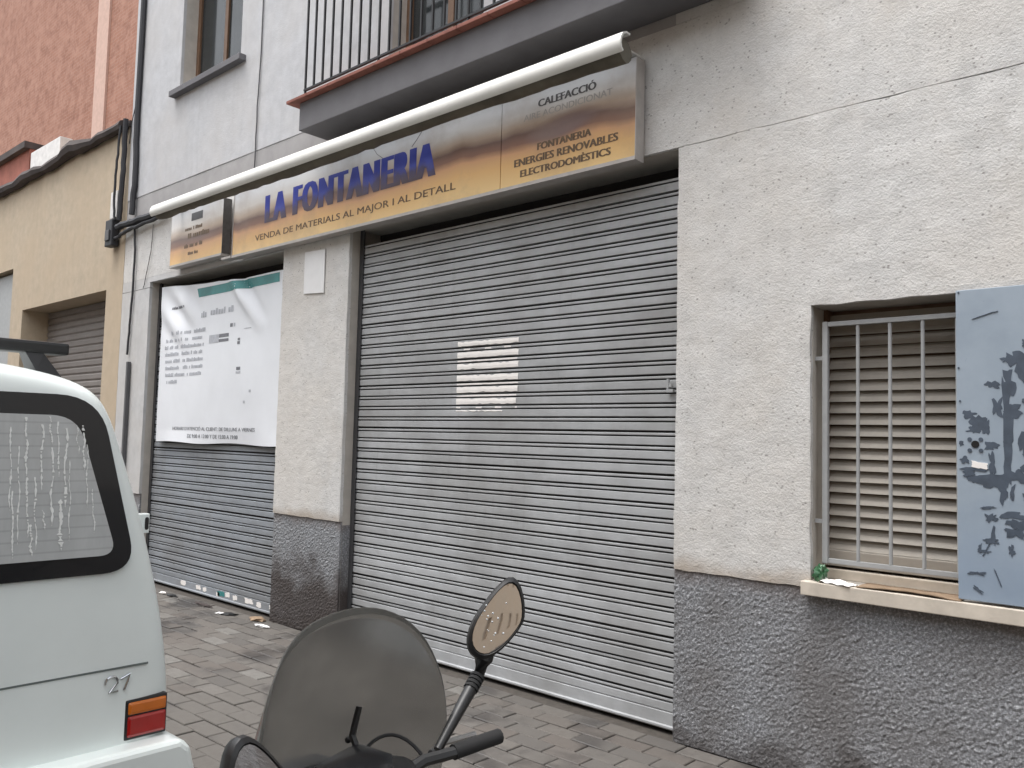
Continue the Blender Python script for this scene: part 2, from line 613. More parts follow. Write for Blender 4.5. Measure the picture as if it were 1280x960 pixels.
def breaks(stops):
    """[(x, step to the next), ...] -> sorted coordinates"""
    out = []
    for (a, st), (b, _) in zip(stops, stops[1:]):
        out += lin(a, b, st)[:-1]
    return out + [stops[-1][0]]


def skin(name, xs, zs, holes, ybase, amp, freq, back, mat, parent, jag=0.0):
    """coat of render: a displaced sheet with openings and a rim running back to the masonry"""
    nx, nz = len(xs), len(zs)
    keep = set()
    for i in range(nx - 1):
        for j in range(nz - 1):
            cx, cz = (xs[i] + xs[i + 1]) / 2, (zs[j] + zs[j + 1]) / 2
            if not any(a < cx < b and c < cz < d for a, b, c, d in holes):
                keep.add((i, j))
    vid, v, f = {}, [], []
    def vert(i, j):
        if (i, j) not in vid:
            x, z = xs[i], zs[j]
            p = Vector((x, 0, z))
            h = noise.noise(p * freq) * 0.6 + noise.noise(p * freq * 2.7 + Vector((7, 3, 1))) * 0.4
            edge = sum((a, b) in keep for a in (i - 1, i) for b in (j - 1, j)) < 4
            if edge and jag:
                x += noise.noise(p * 9 + Vector((0, 5, 0))) * jag
                z += noise.noise(p * 9 + Vector((0, 9, 4))) * jag
            vid[i, j] = len(v)
            v.append((x, ybase + h * amp + (abs(noise.noise(p * 6)) * jag * 0.5 if edge else 0), z))
        return vid[i, j]
    for i, j in keep:
        f.append((vert(i, j), vert(i + 1, j), vert(i + 1, j + 1), vert(i, j + 1)))
    rim = {}
    def rv(k):
        if k not in rim:
            rim[k] = len(v)
            v.append((v[k][0], back, v[k][2]))
        return rim[k]
    for i, j in list(keep):
        for nb, (a, b) in (((i, j - 1), ((i, j), (i + 1, j))), ((i + 1, j), ((i + 1, j), (i + 1, j + 1))),
                           ((i, j + 1), ((i + 1, j + 1), (i, j + 1))), ((i - 1, j), ((i, j + 1), (i, j)))):
            if nb not in keep:
                p, q = vid[a], vid[b]
                f.append((q, p, rv(p), rv(q)))
    return pydata(name, v, f, mat, parent)


def text_mesh(name, body, x0, x1, z0, z1, y, mat, parent, bold=0.0, letters=False, yf=None):
    """flat printed lettering fitted to a box on the plane y, facing -Y; bold = extra stroke width in metres"""
    cu = bpy.data.curves.new(name, 'FONT')
    cu.body = body
    cu.size = 1.0
    cu.space_character = 1.0 if not letters else 1.22
    cu.resolution_u = 3
    o = bpy.data.objects.new(name, cu)
    COL.objects.link(o)
    dg = bpy.context.evaluated_depsgraph_get()
    me = bpy.data.meshes.new_from_object(o.evaluated_get(dg))
    bpy.data.objects.remove(o)
    bpy.data.curves.remove(cu)
    co = [q.co.copy() for q in me.vertices]
    a, b = min(c.x for c in co), max(c.x for c in co)
    c_, d = min(c.y for c in co), max(c.y for c in co)
    P_ = [(x0 + bold + (x1 - x0 - 2 * bold) * (c.x - a) / (b - a), z0 + (z1 - z0) * (c.y - c_) / (d - c_)) for c in co]
    fs = [tuple(p.vertices) for p in me.polygons]
    bpy.data.meshes.remove(me)
    # islands: one per character
    par = list(range(len(co)))
    def find(i):
        while par[i] != i:
            par[i] = par[par[i]]
            i = par[i]
        return i
    for f in fs:
        for k in f[1:]:
            par[find(k)] = find(f[0])
    isl = {}
    for f in fs:
        isl.setdefault(find(f[0]) if letters else 0, []).append(f)
    shifts = [(0, 0)] + ([(-bold, 0), (bold, 0), (-bold / 2, 0), (bold / 2, 0)] if bold else [])
    for grp in isl.values():
        v, ff = [], []
        for n_, (dx, dz) in enumerate(shifts):
            mp = {}
            for f in grp:
                for k in f:
                    if k not in mp:
                        mp[k] = len(v)
                        v.append((P_[k][0] + dx, (y if yf is None else yf(*P_[k])) - 0.00012 * n_, P_[k][1] + dz))
                ff.append(tuple(mp[k] for k in f))
        q = pydata('letter' if letters else name, v, ff, mat, parent)
        if not letters:
            q['kind'] = 'stuff'


def blur_text(name, rows, yf, mat, parent, rnd):
    """rows of print too small to read: uneven little word blocks; rows = [(x0, x1, z, h)]"""
    v, f = [], []
    for x0, x1, z, h in rows:
        x = x0
        while x < x1 - h * 0.4:
            wlen = min(x1 - x, h * rnd.uniform(0.4, 0.7))
            hh = h * rnd.choice((0.75, 0.8, 1.0))
            if rnd.random() > 0.13:
                k = len(v)
                hole = rnd.random() < 0.5
                for a, b in ((x, z), (x + wlen, z), (x + wlen, z + hh), (x, z + hh)):
                    v.append((a, yf(a, b), b))
                f.append((k, k + 1, k + 2, k + 3))
                if hole:
                    pass
            x += wlen + h * 0.16
    o = pydata(name, v, f, mat, parent)
    o['kind'] = 'stuff'
    return o


def rounded(pts, r, n=5):
    """round the corners of a closed 2D polygon; r a number or list"""
    out = []
    m = len(pts)
    for i in range(m):
        p = Vector(pts[i])
        a = (Vector(pts[i - 1]) - p)
        b = (Vector(pts[(i + 1) % m]) - p)
        rr = r[i] if isinstance(r, (list, tuple)) else r
        ra = min(rr, a.length * 0.48)
        rb = min(rr, b.length * 0.48)
        s, e = p + a.normalized() * ra, p + b.normalized() * rb
        for k in range(n + 1):
            t = k / n
            q = s * (1 - t) ** 2 + p * 2 * t * (1 - t) + e * t * t
            out.append((q.x, q.y))
    return out


def jagged(cx, cz, w, h, n, rnd, rot=0.0, rough=0.35):
    """blocky lump with a torn edge"""
    n = n * 2
    ph = rnd.uniform(0, 50)
    pts = []
    for k in range(n):
        a = 2 * pi * k / n
        u, t = cos(a), sin(a)
        s = 1 / max(abs(u), abs(t)) ** 0.75 * 0.84
        r = s * (1 + rough * (noise.noise(Vector((ph + u * 1.6, t * 1.6, 0))) * 1.1 + noise.noise(Vector((ph + u * 4.5, t * 4.5, 3))) * 0.5) + rnd.uniform(-0.05, 0.05))
        x, z = u * r * w / 2, t * r * h / 2
        pts.append((cx + x * cos(rot) - z * sin(rot), cz + x * sin(rot) + z * cos(rot)))
    return pts


# ------------------------------------------------------------------ ground
def build_ground():
    o = pydata('road', [(-60, -60, -0.13), (60, -60, -0.13), (60, -2.52, -0.13), (-60, -2.52, -0.13)], [(0, 1, 2, 3)], 'asphalt')
    tag(o, None, None, kind='structure')
    o = pydata('ground', [(-200, -200, -0.16), (200, -200, -0.16), (200, 200, -0.16), (-200, 200, -0.16)], [(0, 1, 2, 3)], 'asphalt')
    tag(o, None, None, kind='structure')
    kerb = thing('kerb', None, None, (0, -2.45, -0.13))
    tag(kerb, None, None, kind='structure')
    bm = bmesh.new()
    bbox(bm, 0.004, 0.796, -2.52, -2.37, -0.16, -0.004, 0.012)
    me = None
    for i in range(17):
        if me is None:
            q = from_bm('kerb_stone', bm, 'kerb')
            me = q.data
        else:
            q = bpy.data.objects.new('kerb_stone', me)
            COL.objects.link(q)
        q.location = (-10.6 + 0.8 * i, 0, 0)
        setp(q, kerb)
    pav = box('pavement', -24, 8, -2.37, 0.45, -0.16, -0.012, 'joint')
    tag(pav, None, None, kind='structure')
    # pavers, running bond
    L, W = 0.24, 0.12
    bm = bmesh.new()
    bbox(bm, -L / 2 + 0.004, L / 2 - 0.004, -W / 2 + 0.004, W / 2 - 0.004, -0.05, 0.0)
    top = [e for e in bm.edges if all(v.co.z > -0.001 for v in e.verts)]
    bmesh.ops.bevel(bm, geom=top, offset=0.004, segments=1, affect='EDGES')
    me = bpy.data.meshes.new('paver')
    bm.to_mesh(me)
    bm.free()
    me.materials.append(MAT['paver'])
    base_v = [v.co.copy() for v in me.vertices]
    base_f = [tuple(p.vertices) for p in me.polygons]
    rnd = random.Random(3)
    rest_v, rest_f, cand = [], [], []
    for j in range(20):
        y = -0.055 - j * W
        if y < -2.32:
            break
        for i in range(-42, 6):
            x = i * L + (L / 2 if j % 2 else 0)
            p = (x, y, rnd.uniform(-0.004, 0.002), rnd.uniform(-0.012, 0.012), rnd.uniform(-0.012, 0.012))
            seen = (-8.2 < x < -4.7 and y > -1.45) or (-3.9 < x < -1.3 and y > -1.3)
            cand.append((0 if seen else 1, x * x + (y + 3.9) ** 2, p))
    cand.sort()
    for k, (_, _, (x, y, z, rx, ry)) in enumerate(cand):
        if k < 300:
            o = bpy.data.objects.new('paver', me)
            COL.objects.link(o)
            o.location = (x, y, z)
            o.rotation_euler = (rx, ry, rnd.uniform(-0.01, 0.01))
            setp(o, pav)
        else:
            n = len(rest_v)
            rest_v += [(x + c.x, y + c.y, z + c.z) for c in base_v]
            rest_f += [tuple(n + a for a in f) for f in base_f]
    o = pydata('paver_field', rest_v, rest_f, 'paver', pav)
    o['kind'] = 'stuff'


# ------------------------------------------------------------------ the shop building
OPEN_L = (-8.75, -6.22, 0.0, 3.11)
OPEN_M = (-5.30, -2.37, 0.0, 3.16)
WIN = (-1.635, -0.36, 0.925, 2.225)
UPWIN = (-8.30, -7.10, 5.06, 6.5)
BDOOR = (-4.9, -3.9, 4.17, 6.3)


def build_shop():
    b = thing('shop_building', 'pale rendered shop building with grey roughcast base, two closed roller shutters and barred window', 'building', (-4, 0, 0))
    holes = [OPEN_L, OPEN_M, WIN, UPWIN, BDOOR]
    # masonry behind the coat, cell by cell round the openings
    xs = sorted(set([-9.42, 9.4] + [h[0] for h in holes] + [h[1] for h in holes]))
    zs = sorted(set([0.0, 9.6] + [h[2] for h in holes] + [h[3] for h in holes]))
    bm = bmesh.new()
    grid = {}
    Y0, Y1 = 0.03, 0.34
    def solid(i, j):
        if not (0 <= i < len(xs) - 1 and 0 <= j < len(zs) - 1):
            return False
        cx, cz = (xs[i] + xs[i + 1]) / 2, (zs[j] + zs[j + 1]) / 2
        return not any(a < cx < c and d < cz < e for a, c, d, e in holes)
    def gv(i, j, y):
        if (i, j, y) not in grid:
            grid[i, j, y] = bm.verts.new((xs[i], y, zs[j]))
        return grid[i, j, y]
    for i in range(len(xs) - 1):
        for j in range(len(zs) - 1):
            if not solid(i, j):
                continue
            for y in (Y0, Y1):
                bm.faces.new([gv(i, j, y), gv(i + 1, j, y), gv(i + 1, j + 1, y), gv(i, j + 1, y)])
            for di, dj, e in ((-1, 0, ((i, j), (i, j + 1))), (1, 0, ((i + 1, j), (i + 1, j + 1))), (0, -1, ((i, j), (i + 1, j))), (0, 1, ((i, j + 1), (i + 1, j + 1)))):
                if not solid(i + di, j + dj):
                    p, q = e
                    bm.faces.new([gv(*p, Y0), gv(*q, Y0), gv(*q, Y1), gv(*p, Y1)])
    from_bm('masonry', bm, 'mass', b)
    box('rear_block', -9.40, 9.38, 0.36, 8.0, 0.0, 9.58, 'dark', b)
    # coats of render
    zl = breaks([(0.89, 0.03), (0.925, 0.03), (2.225, 0.03), (3.11, 0.025), (3.16, 0.02)])
    skin('render_wall', breaks([(-6.22, 0.03), (-5.30, 0.1), (-2.37, 0.02), (-1.635, 0.0255), (-0.36, 0.03), (0.6, 0.2), (9.4, 1)]), zl,
         [OPEN_M, WIN, OPEN_L], 0.0, 0.004, 5, 0.0305, 'wall', b, jag=0.007)
    skin('render_pier', breaks([(-9.42, 0.06), (-8.75, 1)]), breaks([(0.89, 0.06), (3.05, 1)]), [], 0.0, 0.003, 4, 0.0305, 'white_pier', b, jag=0.004)
    skin('render_lintel', breaks([(-9.42, 0.06), (-6.3, 0.06), (-2.37, 0.03), (0.6, 0.1), (9.4, 1)]), breaks([(3.165, 0.03), (3.86, 1)]), [],
         0.002, 0.003, 4, 0.0305, 'wall', b, jag=0.003)
    skin('render_pier_top', breaks([(-9.42, 0.06), (-8.75, 0.1), (-6.22, 1)]), breaks([(3.056, 0.054), (3.11, 0.05), (3.163, 1)]), [OPEN_L], 0.001, 0.003, 4, 0.0305, 'white_pier', b, jag=0.003)
    skin('concrete_band', breaks([(-9.42, 0.08), (-2.4, 1)]), breaks([(3.862, 0.06), (4.09, 1)]), [], 0.004, 0.002, 4, 0.0305, 'band', b, jag=0.004)
    skin('render_wall_right_top', breaks([(-2.398, 0.05), (9.4, 1)]), breaks([(3.862, 0.06), (4.09, 1)]), [], 0.002, 0.003, 4, 0.0305, 'wall', b)
    skin('upper_wall', breaks([(-9.42, 0.08), (-8.30, 0.08), (-7.10, 0.08), (-4.9, 0.1), (-3.9, 0.1), (9.4, 1)]),
         breaks([(4.093, 0.077), (4.17, 0.08), (5.06, 0.08), (6.3, 0.1), (6.5, 0.2), (9.6, 1)]), [UPWIN, BDOOR], 0.0, 0.004, 2, 0.0305, 'upper', b)
    # base course of dark roughcast, 1 cm behind the coat
    dz = breaks([(0.0, 0.012), (0.888, 1)])
    skin('base_course', breaks([(-6.22, 0.013), (-5.30, 1)]), dz, [], 0.012, 0.007, 58, 0.0305, 'dado', b)
    o = skin('base_course', breaks([(-2.37, 0.011), (-0.36, 0.03), (0.4, 0.1), (9.4, 1)]), breaks([(0.0, 0.012), (0.86, 0.014), (0.888, 1)]), [(-1.66, -0.30, 0.859, 0.9)], 0.011, 0.007, 58, 0.0305, 'dado', b)
    skin('base_course', breaks([(-9.42, 0.05), (-8.75, 1)]), breaks([(0.0, 0.05), (0.888, 1)]), [], 0.012, 0.010, 30, 0.0305, 'dado', b)
    # base course turns into the reveal of the wide opening
    box('reveal_base', -5.302, -5.296, 0.032, 0.30, 0.0, 0.86, 'dado', b)
    # ---- roller shutters
    def shutter(o4, y, label, seed, smat):
        x0, x1, z0, z1 = o4
        sh = box('roller_shutter', x0 + 0.001, x1 - 0.001, 0.30, 0.335, z0, z1 - 0.001, 'dark', b)
        sh['label'] = label
        P = 0.0795
        prof = [(0.02, 0.0), (0.02, 0.0015), (0.001, 0.003), (-0.0005, 0.0055), (-0.0008, 0.028), (-0.0005, 0.045), (0.001, 0.0475),
                (0.02, 0.049), (0.02, 0.055), (0.002, 0.0565), (0.0, 0.0595), (0.0, 0.068), (0.002, 0.071), (0.02, 0.0725), (0.02, 0.0795)]
        n = len(prof)
        rnd = random.Random(seed)
        xa, xb = x0 + 0.035, x1 - 0.035
        cuts = 7
        me = None
        v = []
        f = []
        for i in range(cuts + 1):
            xx = xa + (xb - xa) * i / cuts
            v += [(xx, yy, zz) for yy, zz in prof]
        for i in range(cuts):
            for k in range(n - 1):
                a = i * n + k
                f.append((a, a + n, a + n + 1, a + 1))
        me = bpy.data.meshes.new('slat')
        me.from_pydata(v, [], f)
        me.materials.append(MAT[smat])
        me.materials.append(MAT['grime_shade'])  # dark groove colour: grime plus painted-in shade of the gap between slats
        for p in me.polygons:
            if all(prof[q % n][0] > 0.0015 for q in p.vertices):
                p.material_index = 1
        zb = 0.105
        k = 0
        while zb + k * P < z1 - 0.17:
            o = bpy.data.objects.new('slat', me)
            COL.objects.link(o)
            o.location = (rnd.uniform(-0.003, 0.003), y + rnd.uniform(-0.0018, 0.0018), zb + k * P)
            o.rotation_euler = (rnd.uniform(-0.03, 0.03), rnd.uniform(-0.0004, 0.0004), rnd.uniform(-0.0004, 0.0004))
            setp(o, sh)
            k += 1
        prism_x('bottom_bar', [(y + 0.016, 0.012), (y - 0.004, 0.012), (y - 0.012, 0.02), (y - 0.012, 0.03), (y - 0.003, 0.036), (y - 0.003, 0.10), (y + 0.01, 0.104), (y + 0.016, 0.104)],
                xa, xb, smat, sh)
        for s, xx in ((-1, x0), (1, x1)):
            c = bmesh.new()
            a0, a1 = (xx + 0.0015, xx + 0.05) if s < 0 else (xx - 0.05, xx - 0.0015)
            bbox(c, a0, a1, y - 0.014, y - 0.008, z0, z1 - 0.002)
            bbox(c, (a0 if s < 0 else a1 - 0.006), (a0 + 0.006 if s < 0 else a1), y - 0.0078, y + 0.029, z0, z1 - 0.002)
            from_bm('guide_rail', c, 'rail', sh)
        return sh
    shl = shutter(OPEN_L, 0.115, 'grey roller shutter half covered by the white poster', 11, 'shutter_blue')
    shm = shutter(OPEN_M, 0.115, 'wide grey roller shutter with a torn white notice', 12, 'shutter')
    # worn white and teal paint scraps low on the left shutter
    rnd = random.Random(5)
    for (cx, cz, ww, hh, m) in [(-7.92, 0.075, 0.12, 0.05, 'paper'), (-7.62, 0.072, 0.10, 0.05, 'paper'), (-7.5, 0.068, 0.08, 0.045, 'paper'),
                                (-7.20, 0.072, 0.16, 0.055, 'teal'), (-7.08, 0.075, 0.09, 0.05, 'paper'), (-6.95, 0.07, 0.09, 0.05, 'paper'),
                                (-6.72, 0.072, 0.16, 0.05, 'paper'), (-6.55, 0.065, 0.09, 0.05, 'paper'), (-6.36, 0.075, 0.06, 0.04, 'paper'), (-7.25, 0.06, 0.07, 0.05, 'paper')]:
        plate('paint_scrap', jagged(cx, cz, ww, hh, 11, rnd), 0.1106, 0.1125, m, shl)
    # latch plate at the right edge of the wide shutter
    c = bmesh.new()
    bbox(c, -2.483, -2.470, 0.088, 0.1005, 1.83, 1.905)
    bbox(c, -2.4698, -2.44, 0.086, 0.1005, 1.83, 1.848)
    bbox(c, -2.4698, -2.452, 0.09, 0.1005, 1.86, 1.878)
    from_bm('latch', c, 'grille', shm)
    # ---- ground-floor window
    wx0, wx1, wz0, wz1 = WIN
    sill = box('window_sill', -1.662, -0.30, -0.045, 0.30, 0.861, 0.9245, 'stone', b, 0.004)
    gr = box('window_grille', -1.598, -1.572, 0.05, 0.076, 1.005, 2.150, 'grille', b, 0.003)
    box('rail', -1.5718, -0.37, 0.052, 0.074, 2.126, 2.148, 'grille', gr, 0.002)
    box('rail', -1.5718, -0.37, 0.056, 0.070, 1.008, 1.030, 'grille', gr, 0.002)
    for x in (-1.434, -1.290, -1.150, -1.010, -0.87, -0.73, -0.59, -0.45):
        tube('bar', [(x, 0.063, 1.031), (x, 0.063, 2.125)], 0.0085, 'grille', gr)
    for z in (1.975, 1.200):
        box('bracket', -1.634, -1.5985, 0.054, 0.072, z - 0.009, z + 0.009, 'grille', gr)
    bl = box('window_blind', wx0 + 0.001, wx1 - 0.001, 0.24, 0.26, wz0, wz1 - 0.001, 'wood', b)
    ang = rad(64)
    lv = [(-0.027, -0.0025), (0.0, -0.006), (0.027, -0.0025), (0.028, 0.0), (0.027, 0.0025), (0.0, -0.001), (-0.027, 0.0025), (-0.028, 0)]
    prof = [(y * cos(ang) - z * sin(ang), y * sin(ang) + z * cos(ang)) for y, z in lv]
    me = None
    rnd = random.Random(2)
    z = 1.085
    while z < wz1 - 0.02:
        if me is None:
            o = prism_x('slat', prof, wx0 + 0.012, wx1 - 0.012, 'blind')
            me = o.data
        else:
            o = bpy.data.objects.new('slat', me)
            COL.objects.link(o)
        o.location = (0, 0.195, z + rnd.uniform(-0.002, 0.002))
        o.rotation_euler = (rnd.uniform(-0.04, 0.04), rnd.uniform(-0.001, 0.001), 0)
        setp(o, bl)
        z += 0.0545
    box('blind_bottom_rail', wx0 + 0.004, wx1 - 0.004, 0.15, 0.20, 0.985, 1.06, 'blind', bl, 0.004)
    box('window_base_rail', wx0 + 0.003, wx1 - 0.003, 0.13, 0.235, 0.926, 0.972, 'stone', bl, 0.004)
    box('blind_side_frame', wx0 + 0.0015, wx0 + 0.018, 0.16, 0.235, 0.975, 2.223, 'wood', bl)
    # ---- blue sheet-metal shutter over the right half
    ms = box('metal_shutter', -0.992, -0.352, -0.030, -0.010, 0.936, 2.228, 'bluepaint', b, 0.003)
    ms['label'] = 'light blue metal shutter with peeled dark patches'
    rnd = random.Random(21)
    Y = -0.0308
    patches = [(-0.945, 1.700, 0.06, 0.035), (-0.905, 1.665, 0.085, 0.06), (-0.925, 1.636, 0.06, 0.03), (-0.882, 1.655, 0.03, 0.06),
               (-0.862, 1.572, 0.055, 0.04), (-0.975, 1.578, 0.02, 0.022), (-0.80, 1.83, 0.05, 0.11), (-0.806, 1.70, 0.04, 0.26), (-0.838, 1.735, 0.045, 0.09),
               (-0.785, 1.715, 0.07, 0.06), (-0.852, 1.825, 0.06, 0.03), (-0.805, 1.52, 0.035, 0.30), (-0.775, 1.92, 0.07, 0.05), (-0.80, 1.925, 0.05, 0.03),
               (-0.74, 1.90, 0.07, 0.12), (-0.86, 1.50, 0.025, 0.08), (-0.90, 1.44, 0.12, 0.03), (-0.86, 1.425, 0.10, 0.045), (-0.815, 1.445, 0.16, 0.03),
               (-0.77, 1.455, 0.09, 0.05), (-0.825, 1.385, 0.03, 0.09), (-0.79, 1.385, 0.02, 0.08), (-0.868, 1.278, 0.05, 0.035), (-0.79, 1.292, 0.09, 0.03),
               (-0.77, 1.262, 0.10, 0.04), (-0.78, 1.225, 0.07, 0.05), (-0.86, 1.205, 0.016, 0.07), (-0.865, 1.185, 0.06, 0.022), (-0.795, 1.155, 0.022, 0.045),
               (-0.92, 1.05, 0.065, 0.016), (-0.92, 0.985, 0.045, 0.014), (-0.91, 1.15, 0.018, 0.045), (-0.895, 1.14, 0.05, 0.012), (-0.88, 1.32, 0.05, 0.012), (-0.962, 1.51, 0.03, 0.03),
               (-0.74, 1.60, 0.06, 0.16), (-0.70, 1.50, 0.10, 0.12), (-0.66, 1.70, 0.12, 0.20), (-0.60, 1.35, 0.10, 0.14), (-0.72, 1.36, 0.06, 0.06), (-0.742, 1.755, 0.02, 0.02),
               (-0.74, 1.99, 0.02, 0.03), (-0.925, 1.475, 0.09, 0.028), (-0.945, 1.455, 0.05, 0.03)]
    for i, (cx, cz, ww, hh) in enumerate(patches):
        rot = -0.55 if (hh < 0.02 and ww < 0.05) else rnd.uniform(-0.15, 0.15)
        plate('peeled_patch', jagged(cx, cz, ww, hh, rnd.randint(10, 14), rnd, rot, 0.75), Y - 0.00004 * i, Y + 0.002, 'bare', ms)
    ring = lambda cx, cz, r, n=12: [(cx + r * cos(2 * pi * k / n), cz + r * sin(2 * pi * k / n)) for k in range(n)]
    plate('lock_hole', ring(-0.922, 1.578, 0.015, 16), Y - 0.0028, Y + 0.002, 'black', ms)
    for dx, dz_ in ((-0.021, 0.02), (0.021, 0.02), (-0.021, -0.026), (0.021, -0.026)):
        plate('screw_hole', ring(-0.922 + dx, 1.578 + dz_, 0.0085), Y - 0.0022, Y + 0.002, 'bare', ms)
    for dx, dz_ in ((-0.06, 0.64), (-0.062, 0.32), (-0.058, 0.18)):
        plate('screw_hole', ring(-0.92 + dx, 1.578 + dz_, 0.004), Y - 0.0022, Y + 0.002, 'bare', ms)
    for (a, c, d, e) in ((-0.93, 2.10, -0.84, 2.128), (-0.85, 2.122, -0.83, 2.128), (-0.90, 1.12, -0.87, 1.18), (-0.86, 1.08, -0.83, 1.0)):
        L = math.hypot(d - a, e - c)
        plate('scratch', jagged((a + d) / 2, (c + e) / 2, L, 0.005, 10, rnd, math.atan2(e - c, d - a), 0.4), Y - 0.0019, Y + 0.002, 'bare', ms)
    plate('torn_sticker', jagged(-0.908, 1.492, 0.07, 0.03, 12, rnd, -0.15, 0.25), Y - 0.0026, Y + 0.002, 'paper', ms)
    # ---- balcony over the wide opening
    bc = box('balcony_slab', -5.61, -1.9, -0.30, 0.0, 3.920, 4.141, 'balc', b, 0.006)
    for i in range(14):
        x = -5.72 + i * 0.276
        box('edge_tile', x + 0.002, x + 0.274, -0.355, -0.12, 4.1435, 4.168, 'terracotta', bc, 0.004)
    box('floor_screed', -5.60, -1.91, -0.117, -0.004, 4.1435, 4.166, 'band', bc)
    box('hand_rail', -5.59, -1.92, -0.295, -0.255, 5.13, 5.155, 'iron', bc)
    box('bottom_rail', -5.59, -1.92, -0.285, -0.265, 4.24, 4.255, 'iron', bc)
    for i in range(33):
        x = -5.58 + i * 0.1135
        box('baluster', x - 0.007, x + 0.007, -0.282, -0.268, 4.2555 if i % 8 else 4.169, 5.1298, 'iron', bc)
    # ---- first-floor openings
    def win(o4, name):
        x0, x1, z0, z1 = o4
        fr = bmesh.new()
        for a in ((x0 + .002, x0 + .06, z0 + .002, z1 - .002), (x1 - .06, x1 - .002, z0 + .002, z1 - .002), (x0 + .0602, x1 - .0602, z1 - .06, z1 - .002), (x0 + .0602, x1 - .0602, z0 + .002, z0 + .062),
                  ((x0 + x1) / 2 - .03, (x0 + x1) / 2 + .03, z0 + .0622, z1 - .0602)):
            bbox(fr, a[0], a[1], 0.16, 0.21, a[2], a[3])
        wn_ = from_bm(name, fr, 'wood', b)
        for s in (0, 1):
            a = x0 + .06 if s == 0 else (x0 + x1) / 2 + .03
            c = (x0 + x1) / 2 - .03 if s == 0 else x1 - .06
            box('pane', a + .0005, c - .0005, 0.18, 0.186, z0 + .0625, z1 - .0605, 'carglass', wn_)
        return wn_
    win(UPWIN, 'upper_window')
    win(BDOOR, 'balcony_door')
    box('window_sill', -8.40, -7.0, -0.07, 0.16, 5.0, 5.058, 'balc', b, 0.004)
    return b


